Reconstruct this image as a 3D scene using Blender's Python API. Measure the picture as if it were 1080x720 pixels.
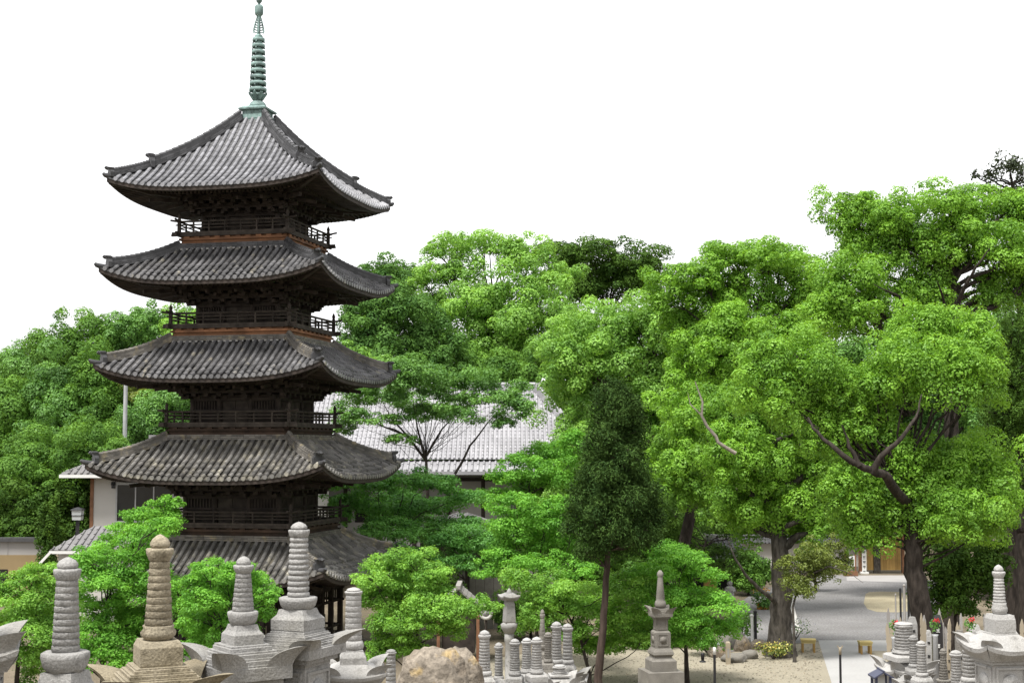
import bpy, math, random
import numpy as np
from mathutils import Vector, Matrix

for o in list(bpy.data.objects):
    bpy.data.objects.remove(o, do_unlink=True)
S = bpy.context.scene
COL = S.collection
R = math.radians
PI = math.pi

# ------------------------------------------------------------------ camera
CAM_Z = 9.8
F_PX = 1491.0            # focal length in photo pixels (1080 wide)
PITCH = R(4.32)
cam_d = bpy.data.cameras.new('camera')
cam_d.sensor_width = 36.0
cam_d.lens = F_PX / 1080.0 * 36.0
cam_d.clip_start = 0.1
cam_d.clip_end = 6000
cam = bpy.data.objects.new('camera', cam_d)
COL.objects.link(cam)
cam.location = (0, 0, CAM_Z)
cam.rotation_euler = (R(90) + PITCH, 0, 0)
S.camera = cam

# ------------------------------------------------------------------ light
SUN_EL, SUN_AZ = R(64), R(215)      # azimuth clockwise from +Y (camera looks to +Y)
W = bpy.data.worlds.new('World')
S.world = W
W.use_nodes = True
nt = W.node_tree
nt.nodes.clear()
sky = nt.nodes.new('ShaderNodeTexSky')
sky.sky_type = 'NISHITA'
sky.sun_disc = False
sky.sun_elevation = SUN_EL
sky.sun_rotation = SUN_AZ
sky.dust_density = 4.0
hs = nt.nodes.new('ShaderNodeHueSaturation')
hs.inputs['Saturation'].default_value = 0.12
mx = nt.nodes.new('ShaderNodeMix')
mx.data_type = 'RGBA'
mx.inputs[0].default_value = 0.6
mx.inputs[7].default_value = (9.5, 9.55, 9.7, 1)      # even white cloud cover
bg = nt.nodes.new('ShaderNodeBackground')
bg.inputs['Strength'].default_value = 0.08
wo = nt.nodes.new('ShaderNodeOutputWorld')
tcw = nt.nodes.new('ShaderNodeTexCoord')
mpw = nt.nodes.new('ShaderNodeMapping'); mpw.inputs['Scale'].default_value = (1.0, 1.0, 3.0)
nsw = nt.nodes.new('ShaderNodeTexNoise'); nsw.inputs['Scale'].default_value = 1.7; nsw.inputs['Detail'].default_value = 6
crw = nt.nodes.new('ShaderNodeMix'); crw.data_type = 'RGBA'
crw.inputs[6].default_value = (7.0, 7.05, 7.25, 1); crw.inputs[7].default_value = (11.5, 11.5, 11.6, 1)
rmw = nt.nodes.new('ShaderNodeMapRange'); rmw.inputs[1].default_value = 0.33; rmw.inputs[2].default_value = 0.62
nt.links.new(tcw.outputs['Generated'], mpw.inputs['Vector']); nt.links.new(mpw.outputs[0], nsw.inputs['Vector'])
nt.links.new(nsw.outputs[0], rmw.inputs[0]); nt.links.new(rmw.outputs[0], crw.inputs[0]); nt.links.new(crw.outputs[2], mx.inputs[7])
nt.links.new(sky.outputs[0], hs.inputs['Color'])
nt.links.new(hs.outputs[0], mx.inputs[6])
nt.links.new(mx.outputs[2], bg.inputs['Color'])
nt.links.new(bg.outputs[0], wo.inputs['Surface'])

sd = bpy.data.lights.new('sun', 'SUN')
sd.energy = 2.7
sd.angle = R(16)
sd.color = (1.0, 0.97, 0.92)
sun = bpy.data.objects.new('sun', sd)
COL.objects.link(sun)
sdir = Vector((math.sin(SUN_AZ) * math.cos(SUN_EL), math.cos(SUN_AZ) * math.cos(SUN_EL), math.sin(SUN_EL)))
sun.rotation_euler = sdir.to_track_quat('Z', 'Y').to_euler()
sun.location = (0, -20, 60)

S.view_settings.view_transform = 'Standard'
S.view_settings.look = 'None'
S.view_settings.exposure = 1.12
S.view_settings.gamma = 1.0
S.view_settings.use_curve_mapping = False
S.render.engine = 'CYCLES'
S.cycles.use_denoising = True
S.cycles.max_bounces = 6
S.cycles.diffuse_bounces = 3
S.cycles.glossy_bounces = 2
S.cycles.transmission_bounces = 3
S.cycles.transparent_max_bounces = 4

# ------------------------------------------------------------------ helpers
def at(px, py, Y):
    """world point at forward distance Y seen at photo pixel (px, py)"""
    u = -(py - 360) / F_PX
    c, s = math.cos(PITCH), math.sin(PITCH)
    k = Y / (c - u * s)
    return Vector(((px - 540) / F_PX * k, Y, CAM_Z + (s + u * c) * k))

def gp(px, py):
    """ground (z = 0) point seen at a photo pixel"""
    u = -(py - 360) / F_PX
    c, s = math.cos(PITCH), math.sin(PITCH)
    k = -CAM_Z / (s + u * c)
    return Vector(((px - 540) / F_PX * k, (c - u * s) * k, 0))

_TY = [-60, 0, 9, 12, 17, 20, 30, 45, 50, 52.5, 5000]
_TZ = [9.0, 8.2, 6.7, 6.1, 5.9, 5.4, 3.8, 1.2, 0.25, 0, 0]
def terrain(y):
    return float(np.interp(y, _TY, _TZ))

class MB:
    """collects shapes of ONE mesh object"""
    def __init__(s):
        s.v, s.f, s.sm, s.mi, s.rn = [], [], [], [], []
    def add(s, vs, fs, smooth=False, mi=0, rn=0.5, M=None):
        b = len(s.v)
        if M is not None:
            vs = [M @ Vector(p) for p in vs]
        s.v.extend([tuple(p) for p in vs])
        for f in fs:
            s.f.append(tuple(i + b for i in f))
            s.sm.append(smooth); s.mi.append(mi); s.rn.append(rn)
    def box(s, x0, x1, y0, y1, z0, z1, mi=0, rn=0.5, M=None):
        s.add([(x0,y0,z0),(x1,y0,z0),(x1,y1,z0),(x0,y1,z0),(x0,y0,z1),(x1,y0,z1),(x1,y1,z1),(x0,y1,z1)],
              [(0,3,2,1),(4,5,6,7),(0,1,5,4),(1,2,6,5),(2,3,7,6),(3,0,4,7)], False, mi, rn, M)
    def bar(s, p, q, w, h, mi=0, rn=0.5, M=None, up=(0,0,1)):
        """box-section bar from p to q, centred on the line"""
        p, q = Vector(p), Vector(q)
        d = (q - p).normalized(); upv = Vector(up)
        x = d.cross(upv)
        if x.length < 1e-4: x = d.cross(Vector((0,1,0)))
        x.normalize(); z = x.cross(d)
        a, b = x * (w/2), z * (h/2)
        vs = [p-a-b, p+a-b, p+a+b, p-a+b, q-a-b, q+a-b, q+a+b, q-a+b]
        s.add(vs, [(0,1,2,3),(7,6,5,4),(0,4,5,1),(1,5,6,2),(2,6,7,3),(3,7,4,0)], False, mi, rn, M)
    def tube(s, pts, rad, n=8, mi=0, rn=0.5, M=None, caps=True, smooth=True):
        pts = [Vector(p) for p in pts]
        if not hasattr(rad, '__len__'): rad = [rad] * len(pts)
        vs, fs = [], []
        ref = Vector((0.13, 0.91, 0.31)).normalized()
        for i, p in enumerate(pts):
            d = (pts[min(i+1, len(pts)-1)] - pts[max(i-1, 0)])
            d = d.normalized() if d.length > 1e-9 else Vector((0,0,1))
            x = d.cross(ref)
            if x.length < 0.1: x = d.cross(Vector((1,0,0)))
            x.normalize(); y = d.cross(x)
            for k in range(n):
                a = 2*PI*k/n
                vs.append(p + (x*math.cos(a) + y*math.sin(a)) * rad[i])
        for i in range(len(pts)-1):
            for k in range(n):
                k2 = (k+1) % n
                fs.append((i*n+k, i*n+k2, (i+1)*n+k2, (i+1)*n+k))
        s.add(vs, fs, smooth, mi, rn, M)
        if caps:
            s.add(vs[:n], [tuple(reversed(range(n)))], False, mi, rn, M)
            s.add(vs[-n:], [tuple(range(n))], False, mi, rn, M)
    def lathe(s, prof, n=20, mi=0, rn=0.5, M=None, smooth=True, rot=0.0, cap=True, wob=None):
        """prof: (radius, z) from bottom to top; a repeated point makes a hard edge"""
        vs, fs = [], []
        for r, z in prof:
            for k in range(n):
                a = 2*PI*k/n + rot
                rr = r * (wob(a, z) if wob else 1)
                vs.append((rr*math.cos(a), rr*math.sin(a), z))
        for i in range(len(prof)-1):
            if prof[i] == prof[i+1]: continue
            for k in range(n):
                k2 = (k+1) % n
                fs.append((i*n+k, i*n+k2, (i+1)*n+k2, (i+1)*n+k))
        if cap:
            fs.append(tuple(reversed(range(n))))
            fs.append(tuple(range(len(vs)-n, len(vs))))
        s.add(vs, fs, smooth, mi, rn, M)
    def sq(s, prof, mi=0, rn=0.5, M=None, cx=0, cy=0):
        """square-section stack: (half width, z) from bottom to top"""
        T = Matrix.Translation((cx, cy, 0))
        s.lathe([(hw*math.sqrt(2), z) for hw, z in prof], 4, mi, rn, (M @ T) if M is not None else T, False, PI/4)
    def quad(s, a, b, c, d, mi=0, rn=0.5, M=None, smooth=False):
        s.add([a, b, c, d], [(0,1,2,3)], smooth, mi, rn, M)
    def build(s, name, mats, parent=None, loc=None):
        me = bpy.data.meshes.new(name)
        me.from_pydata(s.v, [], s.f)
        if not isinstance(mats, (list, tuple)): mats = [mats]
        for m in mats: me.materials.append(m)
        me.polygons.foreach_set('use_smooth', s.sm)
        me.polygons.foreach_set('material_index', s.mi)
        at_ = me.attributes.new('rnd', 'FLOAT', 'FACE')
        at_.data.foreach_set('value', s.rn)
        me.update()
        o = bpy.data.objects.new(name, me)
        COL.objects.link(o)
        if parent is not None: o.parent = parent
        if loc is not None: o.location = loc
        return o

def tag(o, label, cat, group=None, kind=None):
    o['label'] = label
    o['category'] = cat
    if group: o['group'] = group
    if kind: o['kind'] = kind
    return o
def empty(name, loc=(0,0,0), rz=0.0):
    o = bpy.data.objects.new(name, None)
    o.empty_display_size = 0.3
    COL.objects.link(o)
    o.location = loc; o.rotation_euler = (0, 0, rz)
    return o
def struct(o):
    o['kind'] = 'structure'
    return o

# ------------------------------------------------------------------ materials
def mat(name, base, rough=0.7, spec=0.4, var=0.25, scale=3.0, dark=None, amount=0.5, bump=0.0, bscale=40.0,
        rnd_amt=0.0, spots=None, spot_scale=1.2, spot_lo=0.55, spot_hi=0.65, fine=0.0, fscale=60.0, metal=0.0, stretch=None):
    m = bpy.data.materials.new(name)
    m.use_nodes = True
    t = m.node_tree; N = t.nodes; L = t.links
    b = N['Principled BSDF']
    b.inputs['Roughness'].default_value = rough
    b.inputs['Specular IOR Level'].default_value = spec
    b.inputs['Metallic'].default_value = metal
    tc = N.new('ShaderNodeTexCoord')
    src = tc.outputs['Object']
    if stretch:
        mp = N.new('ShaderNodeMapping'); mp.inputs['Scale'].default_value = stretch
        L.new(src, mp.inputs['Vector']); src = mp.outputs[0]
    def noise(sc, detail=4):
        n = N.new('ShaderNodeTexNoise'); n.inputs['Scale'].default_value = sc; n.inputs['Detail'].default_value = detail
        L.new(src, n.inputs['Vector']); return n
    def mix(fac, a, bcol, mode='MIX'):
        x = N.new('ShaderNodeMix'); x.data_type = 'RGBA'; x.blend_type = mode
        if hasattr(fac, 'links') or hasattr(fac, 'is_linked'): L.new(fac, x.inputs[0])
        else: x.inputs[0].default_value = fac
        if isinstance(a, tuple): x.inputs[6].default_value = a + (1,)
        else: L.new(a, x.inputs[6])
        if isinstance(bcol, tuple): x.inputs[7].default_value = bcol + (1,)
        else: L.new(bcol, x.inputs[7])
        return x.outputs[2]
    def mrange(val, a, c, d=0.0, e=1.0):
        r = N.new('ShaderNodeMapRange'); L.new(val, r.inputs[0])
        r.inputs[1].default_value = a; r.inputs[2].default_value = c; r.inputs[3].default_value = d; r.inputs[4].default_value = e
        return r.outputs[0]
    lo = tuple(c * (1 - var) for c in base); hi = tuple(min(1, c * (1 + var)) for c in base)
    n1 = noise(scale)
    col = mix(mrange(n1.outputs[0], 0.3, 0.7), lo, hi)
    if dark is not None:
        n2 = noise(scale * 0.45, 6)
        col = mix(mrange(n2.outputs[0], 0.5, 0.72, 0, amount), col, dark)
    if spots is not None:
        n3 = noise(spot_scale, 5)
        col = mix(mrange(n3.outputs[0], spot_lo, spot_hi, 0, 0.85), col, spots)
    if rnd_amt > 0:
        an = N.new('ShaderNodeAttribute'); an.attribute_name = 'rnd'
        k = mrange(an.outputs['Fac'], 0, 1, 1 - rnd_amt, 1 + rnd_amt)
        cb = N.new('ShaderNodeCombineColor'); 
        for i in range(3): L.new(k, cb.inputs[i])
        col = mix(1.0, col, cb.outputs[0], 'MULTIPLY')
    if fine > 0:
        n4 = noise(fscale, 2)
        k = mrange(n4.outputs[0], 0.3, 0.7, 1 - fine, 1 + fine)
        cb = N.new('ShaderNodeCombineColor')
        for i in range(3): L.new(k, cb.inputs[i])
        col = mix(1.0, col, cb.outputs[0], 'MULTIPLY')
    L.new(col, b.inputs['Base Color'])
    if bump > 0:
        nb = noise(bscale, 5)
        bn = N.new('ShaderNodeBump'); bn.inputs['Strength'].default_value = 1.0; bn.inputs['Distance'].default_value = bump
        L.new(nb.outputs[0], bn.inputs['Height']); L.new(bn.outputs[0], b.inputs['Normal'])
    return m

def leaf_mat(name, c1, c2, trans=0.35, rough=0.5, spec=0.35):
    c1 = tuple(v*g for v, g in zip(c1, (1.18, 1.14, 1.6))); c2 = tuple(min(.62, v*g) for v, g in zip(c2, (1.55, 1.50, 2.2)))
    m = bpy.data.materials.new(name)
    m.use_nodes = True
    t = m.node_tree; N = t.nodes; L = t.links
    b = N['Principled BSDF']
    b.inputs['Roughness'].default_value = rough
    b.inputs['Specular IOR Level'].default_value = spec
    a = N.new('ShaderNodeAttribute'); a.attribute_name = 'rnd'
    x = N.new('ShaderNodeMix'); x.data_type = 'RGBA'
    x.inputs[6].default_value = c1 + (1,); x.inputs[7].default_value = c2 + (1,)
    L.new(a.outputs['Fac'], x.inputs[0])
    L.new(x.outputs[2], b.inputs['Base Color'])
    tr = N.new('ShaderNodeBsdfTranslucent')
    y = N.new('ShaderNodeMix'); y.data_type = 'RGBA'; y.blend_type = 'MULTIPLY'; y.inputs[0].default_value = 1
    L.new(x.outputs[2], y.inputs[6]); y.inputs[7].default_value = (1.25, 1.15, 0.6, 1)
    L.new(y.outputs[2], tr.inputs['Color'])
    ms = N.new('ShaderNodeMixShader'); ms.inputs[0].default_value = trans*.95
    L.new(b.outputs[0], ms.inputs[1]); L.new(tr.outputs[0], ms.inputs[2])
    L.new(ms.outputs[0], N['Material Output'].inputs['Surface'])
    return m

M_ = {}
M_['earth']   = mat('earth_ground', (0.15, 0.125, 0.09), 0.95, 0.15, 0.3, 0.35, (0.10, 0.085, 0.05), 0.7, 0.03, 9, fine=0.25, fscale=12)
M_['gravel']  = mat('beige_gravel', (0.275, 0.248, 0.192), 0.95, 0.15, 0.12, 0.25, (0.27, 0.235, 0.165), 0.5, 0.01, 30, fine=0.22, fscale=18)
M_['pebble'] = mat('loose_pebble', (0.26, 0.235, 0.18), 0.95, 0.15, 0.1, 3, rnd_amt=0.5)
M_['asphalt'] = mat('grey_asphalt', (0.185, 0.180, 0.178), 0.9, 0.25, 0.12, 0.5, (0.125, 0.12, 0.115), 0.7, 0.012, 24, fine=0.32, fscale=9)
M_['concrete']= mat('pale_concrete', (0.34, 0.336, 0.33), 0.85, 0.25, 0.06, 0.5, (0.38, 0.37, 0.35), 0.5, 0.004, 30, fine=0.06, fscale=9)
M_['sand']    = mat('sandy_patch', (0.33, 0.29, 0.20), 0.95, 0.1, 0.15, 0.6, (0.30, 0.25, 0.17), 0.7, 0.01, 20, fine=0.2, fscale=12)
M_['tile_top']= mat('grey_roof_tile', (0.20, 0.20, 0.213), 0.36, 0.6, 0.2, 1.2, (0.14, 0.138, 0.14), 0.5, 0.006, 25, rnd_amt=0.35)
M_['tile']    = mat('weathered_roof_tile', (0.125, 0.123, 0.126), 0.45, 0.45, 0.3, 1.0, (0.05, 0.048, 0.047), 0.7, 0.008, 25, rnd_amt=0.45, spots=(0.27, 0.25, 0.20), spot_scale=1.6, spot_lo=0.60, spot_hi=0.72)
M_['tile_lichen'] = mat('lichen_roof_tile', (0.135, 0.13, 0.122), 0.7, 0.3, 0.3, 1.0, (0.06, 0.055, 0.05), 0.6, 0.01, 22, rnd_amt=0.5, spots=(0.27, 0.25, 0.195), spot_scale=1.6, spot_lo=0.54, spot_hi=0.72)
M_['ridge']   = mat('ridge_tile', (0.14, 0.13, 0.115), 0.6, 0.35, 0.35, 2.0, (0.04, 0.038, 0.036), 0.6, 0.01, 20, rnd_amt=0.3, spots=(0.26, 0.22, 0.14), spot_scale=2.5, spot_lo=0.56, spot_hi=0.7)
M_['tile_top_pan'] = mat('shaded_grimy_pan_tile', (0.075, 0.075, 0.078), 0.5, 0.45, 0.25, 1.2, rnd_amt=0.35)  # gutter shade between cover tiles put into the colour, along with dirt
M_['tile_pan'] = mat('shaded_grimy_weathered_pan_tile', (0.050, 0.048, 0.047), 0.6, 0.35, 0.3, 1.0, rnd_amt=0.4)  # same tile, base darkened for both gutter shadow and grime
M_['tile_lichen_pan'] = mat('shaded_grimy_lichen_pan_tile', (0.070, 0.065, 0.056), 0.75, 0.25, 0.3, 1.0, rnd_amt=0.5, spots=(0.14, 0.125, 0.09), spot_scale=1.6, spot_lo=0.54, spot_hi=0.72)  # lichened tile with gutter shadow and dirt painted into its base colour
M_['ridge_dark'] = mat('dark_ridge_tile', (0.060, 0.060, 0.063), 0.5, 0.4, 0.3, 2.0, (0.03, 0.03, 0.03), 0.6, 0.01, 20, rnd_amt=0.4)
M_['wood']    = mat('dark_old_timber', (0.036, 0.028, 0.023), 0.75, 0.25, 0.4, 3.0, (0.014, 0.011, 0.010), 0.6, 0.006, 18, rnd_amt=0.4)
M_['railwood']= mat('weathered_railing_timber', (0.050, 0.041, 0.034), 0.8, 0.25, 0.4, 3.0, (0.025, 0.02, 0.017), 0.6, 0.005, 18, rnd_amt=0.4)
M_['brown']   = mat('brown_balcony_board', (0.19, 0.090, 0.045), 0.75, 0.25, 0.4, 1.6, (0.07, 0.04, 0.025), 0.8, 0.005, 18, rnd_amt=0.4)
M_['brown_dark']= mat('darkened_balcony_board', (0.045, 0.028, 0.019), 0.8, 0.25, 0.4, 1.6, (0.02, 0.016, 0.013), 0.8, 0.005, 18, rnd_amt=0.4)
M_['verdigris'] = mat('verdigris_bronze', (0.165, 0.245, 0.228), 0.6, 0.4, 0.35, 5.0, (0.045, 0.06, 0.06), 0.85, 0.01, 14, rnd_amt=0.3)
M_['stone']   = mat('grey_granite', (0.275, 0.27, 0.26), 0.85, 0.25, 0.14, 2.5, (0.15, 0.14, 0.115), 0.8, 0.010, 40, fine=0.22, fscale=60, spots=(0.10, 0.097, 0.09), spot_scale=5.5, spot_lo=0.58, spot_hi=0.74)
M_['stone_warm'] = mat('lichened_granite', (0.275, 0.24, 0.175), 0.88, 0.2, 0.18, 3.0, (0.14, 0.115, 0.07), 0.85, 0.012, 40, fine=0.25, fscale=50, spots=(0.10, 0.085, 0.055), spot_scale=5, spot_lo=0.54, spot_hi=0.72)
M_['stone_pale'] = mat('pale_granite', (0.345, 0.338, 0.325), 0.85, 0.25, 0.10, 3.0, (0.20, 0.19, 0.17), 0.7, 0.008, 45, fine=0.18, fscale=60, spots=(0.11, 0.105, 0.095), spot_scale=5.5, spot_lo=0.57, spot_hi=0.75)
M_['stone_dark'] = mat('dark_weathered_granite', (0.19, 0.178, 0.158), 0.9, 0.2, 0.2, 2.5, (0.13, 0.12, 0.10), 0.7, 0.01, 40, fine=0.2, fscale=50)
M_['rock']    = mat('rugged_brown_rock', (0.20, 0.172, 0.138), 0.9, 0.2, 0.45, 2.6, (0.12, 0.08, 0.045), 0.75, 0.08, 7, fine=0.3, fscale=16, spots=(0.34, 0.25, 0.12), spot_scale=3.0, spot_lo=0.56, spot_hi=0.66)
M_['bark']    = mat('dark_furrowed_bark', (0.040, 0.033, 0.028), 0.95, 0.15, 0.55, 8, (0.022, 0.018, 0.015), 0.85, 0.08, 8, stretch=(1, 1, 0.3))
M_['bark_grey'] = mat('grey_mossy_bark', (0.075, 0.067, 0.058), 0.95, 0.15, 0.55, 7.0, (0.035, 0.030, 0.024), 0.9, 0.08, 7, stretch=(1, 1, 0.35))
M_['bark_red'] = mat('reddish_cypress_bark', (0.065, 0.048, 0.040), 0.95, 0.15, 0.45, 6.0, (0.03, 0.023, 0.02), 0.6, 0.03, 10, stretch=(1, 1, 0.2))
M_['bark_dead'] = mat('bleached_dead_wood', (0.22, 0.195, 0.165), 0.9, 0.2, 0.4, 4.0, (0.18, 0.15, 0.12), 0.6, 0.02, 10)
M_['plaster'] = mat('white_plaster', (0.46, 0.445, 0.42), 0.9, 0.2, 0.05, 0.6, (0.50, 0.47, 0.43), 0.4, 0.003, 20)
M_['plaster_grey'] = mat('grey_plaster', (0.30, 0.29, 0.28), 0.9, 0.2, 0.07, 0.6, (0.30, 0.28, 0.26), 0.5, 0.003, 20)
M_['hall_tile'] = mat('pale_hall_tile', (0.31, 0.305, 0.32), 0.42, 0.5, 0.12, 0.6, (0.21, 0.205, 0.21), 0.5, 0.006, 20, rnd_amt=0.2)
M_['grey_tile'] = mat('grey_outbuilding_tile', (0.17, 0.165, 0.165), 0.55, 0.4, 0.2, 0.8, (0.10, 0.095, 0.09), 0.5, 0.006, 20, rnd_amt=0.2)
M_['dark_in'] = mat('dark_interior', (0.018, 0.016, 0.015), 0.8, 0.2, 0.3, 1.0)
M_['glass']   = mat('dark_window_glass', (0.02, 0.022, 0.024), 0.12, 0.5, 0.2, 1.0)
M_['white']   = mat('white_paint', (0.66, 0.66, 0.64), 0.6, 0.3, 0.04, 2.0)
M_['black']   = mat('black_paint', (0.015, 0.015, 0.017), 0.5, 0.4, 0.2, 2.0)
M_['steel']   = mat('galvanised_steel', (0.34, 0.345, 0.35), 0.5, 0.5, 0.1, 3.0)
M_['yellow']  = mat('yellow_board', (0.46, 0.37, 0.15), 0.7, 0.3, 0.1, 2.0, (0.34, 0.25, 0.09), 0.4)
M_['ochre']   = mat('ochre_timber', (0.34, 0.215, 0.07), 0.7, 0.3, 0.15, 1.5, (0.30, 0.17, 0.05), 0.5, rnd_amt=0.25)
M_['tan']     = mat('tan_wall_face', (0.26, 0.195, 0.105), 0.9, 0.2, 0.12, 0.5, (0.17, 0.125, 0.07), 0.6, 0.004, 14)
M_['slat']    = mat('pale_slat_wood', (0.31, 0.265, 0.195), 0.8, 0.25, 0.12, 2.0, (0.31, 0.25, 0.17), 0.5, rnd_amt=0.2)
M_['slat_old'] = mat('greyed_slat_wood', (0.28, 0.265, 0.25), 0.85, 0.2, 0.12, 2.0, (0.24, 0.22, 0.2), 0.5, rnd_amt=0.2)
M_['ink']     = mat('black_ink', (0.02, 0.02, 0.02), 0.8, 0.2, 0.1, 2.0)
M_['red']     = mat('red_flower', (0.55, 0.025, 0.02), 0.6, 0.3, 0.2, 6.0)
M_['brownwood'] = mat('reddish_brown_timber', (0.20, 0.10, 0.055), 0.75, 0.25, 0.3, 3.0, (0.1, 0.05, 0.03), 0.5)
M_['blue_dark'] = mat('dark_blue_metal', (0.05, 0.055, 0.09), 0.5, 0.4, 0.15, 3.0)
M_['orange']  = mat('orange_paint', (0.62, 0.24, 0.045), 0.6, 0.3, 0.1, 3.0)
M_['lamp_glass'] = mat('milky_lamp_glass', (0.42, 0.44, 0.44), 0.4, 0.4, 0.03, 3.0)
# foliage (dark end, bright end)
M_['l_camphor'] = leaf_mat('camphor_leaf', (0.075, 0.19, 0.015), (0.195, 0.375, 0.030), 0.42, .5, .3)
M_['l_lime']    = leaf_mat('lime_leaf', (0.095, 0.225, 0.025), (0.22, 0.40, 0.050), 0.40)
M_['l_mid']     = leaf_mat('mid_green_leaf', (0.050, 0.135, 0.020), (0.125, 0.265, 0.035), 0.33)
M_['l_forest']  = leaf_mat('forest_leaf', (0.038, 0.105, 0.013), (0.120, 0.245, 0.026), 0.36, .6, .2)
M_['l_blue']    = leaf_mat('bluish_green_leaf', (0.034, 0.098, 0.015), (0.095, 0.200, 0.026), 0.33, .6, .2)
M_['l_dark']    = leaf_mat('dark_green_leaf', (0.020, 0.055, 0.006), (0.062, 0.125, 0.011), 0.25, 0.65, 0.15)
M_['l_cypress'] = leaf_mat('cypress_leaf', (0.014, 0.036, 0.007), (0.052, 0.100, 0.015), 0.12, 0.75, 0.08)
M_['l_maple']   = leaf_mat('maple_leaf', (0.070, 0.215, 0.018), (0.165, 0.375, 0.036), 0.45, .55, .25)
M_['l_maple_y'] = leaf_mat('yellowish_maple_leaf', (0.085, 0.215, 0.022), (0.20, 0.385, 0.045), 0.45, .55, .25)
M_['l_maple_dk'] = leaf_mat('deep_maple_leaf', (0.045, 0.155, 0.020), (0.110, 0.275, 0.036), 0.40)
M_['l_olive']   = leaf_mat('olive_leaf', (0.075, 0.110, 0.015), (0.165, 0.215, 0.030), 0.30)
M_['l_purple']  = leaf_mat('bronze_dark_leaf', (0.020, 0.030, 0.012), (0.052, 0.070, 0.026), 0.2, .6, .2)
M_['l_flower']  = leaf_mat('white_petal', (0.60, 0.60, 0.58), (0.80, 0.80, 0.78), 0.2)
# ================================================================== ground
def sheet(name, pts, z, m):
    b = MB()
    b.add([(p[0], p[1], z) for p in pts], [tuple(range(len(pts)))])
    # make sure it faces up
    o = b.build(name, m)
    if o.data.polygons[0].normal.z < 0:
        o.data.flip_normals()
    return struct(o)

b = MB()
xs = [-1500, -300] + list(np.linspace(-80, 80, 81)) + [300, 1500]
ys = [-200, -60, -20] + list(np.linspace(0, 60, 61)) + [80, 120, 200, 500, 2500]
rg = random.Random(5)
vid = {}
for j, y in enumerate(ys):
    for i, x in enumerate(xs):
        z = terrain(y)
        if 6 < y < 49 and abs(x) < 79:
            z += rg.uniform(-0.05, 0.05)
        vid[(i, j)] = len(b.v); b.v.append((x, y, z))
for j in range(len(ys)-1):
    for i in range(len(xs)-1):
        b.f.append((vid[i,j], vid[i+1,j], vid[i+1,j+1], vid[i,j+1])); b.sm.append(True); b.mi.append(0); b.rn.append(.5)
struct(b.build('ground', M_['earth']))

sheet('gravel_court', [(-3, 53), (26, 53), gp(985, 676), gp(862, 676), gp(770, 688), gp(700, 682), gp(600, 682), gp(520, 694), (-3, 60)], 0.004, M_['gravel'])
sheet('asphalt_road', [gp(766, 692), gp(770, 687), gp(862, 675.5), gp(1010, 675.5), gp(1000, 640), gp(990, 612), gp(950, 610), gp(893, 606), gp(868, 606), gp(800, 622), gp(772, 640)], 0.008, M_['asphalt'])
sheet('concrete_path', [gp(863, 675), gp(884, 742), gp(958, 742), gp(927, 700), gp(912, 686), gp(940, 686), gp(940, 675)], 0.012, M_['concrete'])
sheet('sand_patch', [gp(913, 626), gp(917, 624), gp(930, 623.5), gp(950, 624), gp(962, 630), gp(962, 644), gp(946, 645.5), gp(925, 645), gp(915, 642), gp(911, 636)], 0.012, M_['sand'])
sheet('pale_pavement', [gp(893, 612), gp(893, 606.5), gp(960, 606.5), gp(960, 614)], 0.012, M_['plaster_grey'])
b = MB(); b.bar(gp(841.5, 668) + Vector((0, 0, .06)), gp(834, 636) + Vector((0, 0, .06)), .28, .14)
struct(b.build('kerb', M_['plaster']))

# loose stones lying on the gravel
b = MB(); rg2 = random.Random(6)
for i in range(9000):
    x, y = rg2.uniform(-2, 26), rg2.uniform(53, 71)
    px_ = 540 + x*F_PX/y
    if px_ > 862 or y > 69 + (px_ > 760)*2 - (px_ < 600)*4: continue
    r = rg2.uniform(.025, .06)
    vs = [(x+r*rg2.uniform(.7,1.2), y, .01), (x, y+r*rg2.uniform(.7,1.2), .01), (x-r*rg2.uniform(.7,1.2), y, .01), (x, y-r*rg2.uniform(.7,1.2), .01), (x+r*.2, y, r*rg2.uniform(.6,1.1)), (x, y, 0)]
    b.add(vs, [(0,1,4),(1,2,4),(2,3,4),(3,0,4)], False, 0, rg2.random())
o = b.build('gravel', M_['pebble']); o['kind'] = 'stuff'; o['label'] = 'loose beige gravel stones on the court'; o['category'] = 'gravel'

# ================================================================== five storey pagoda
PY_C = Vector((-12.44, 68.1, 0)); YAW = R(-12.86)
pag = empty('pagoda', PY_C, YAW)
tag(pag, 'five storey dark timber pagoda with grey tiled roofs and a green bronze finial', 'pagoda')
HO   = [5.84, 5.69, 5.50, 5.39, 5.19]
TIP  = [4.55, 9.13, 13.66, 18.06, 22.24]
LIFT = [0.70, 0.72, 0.72, 0.70, 0.58]
HB   = [2.62, 2.33, 2.14, 2.0, 1.86]
RHW  = [None, 3.34, 3.10, 3.02, 2.78]
RZ   = [None, 6.93, 11.52, 16.11, 20.47]
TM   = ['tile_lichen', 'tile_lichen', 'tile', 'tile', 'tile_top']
rot4 = [Matrix.Rotation(k*PI/2, 4, 'Z') for k in range(4)]
rp = random.Random(11)

def roof_fn(k):
    ho = HO[k]; tip = TIP[k]; lift = LIFT[k]
    ze = tip - lift
    if k < 4: hi, zt = RHW[k+1] - 0.10, RZ[k+1] - 1.30
    else:     hi, zt = 0.60, 25.72
    cv = 0.22 if k < 4 else 0.42
    def h(d, x):
        t = max(0.0, (d - hi) / (ho - hi))
        g = t * (1 + cv * (1 - t))
        e = min(1.0, abs(x) / max(d, 1e-6))
        return zt - (zt - ze) * g + lift * (e ** 3.2) * (t ** 1.6)
    return h, hi, ho, zt, ze

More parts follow.
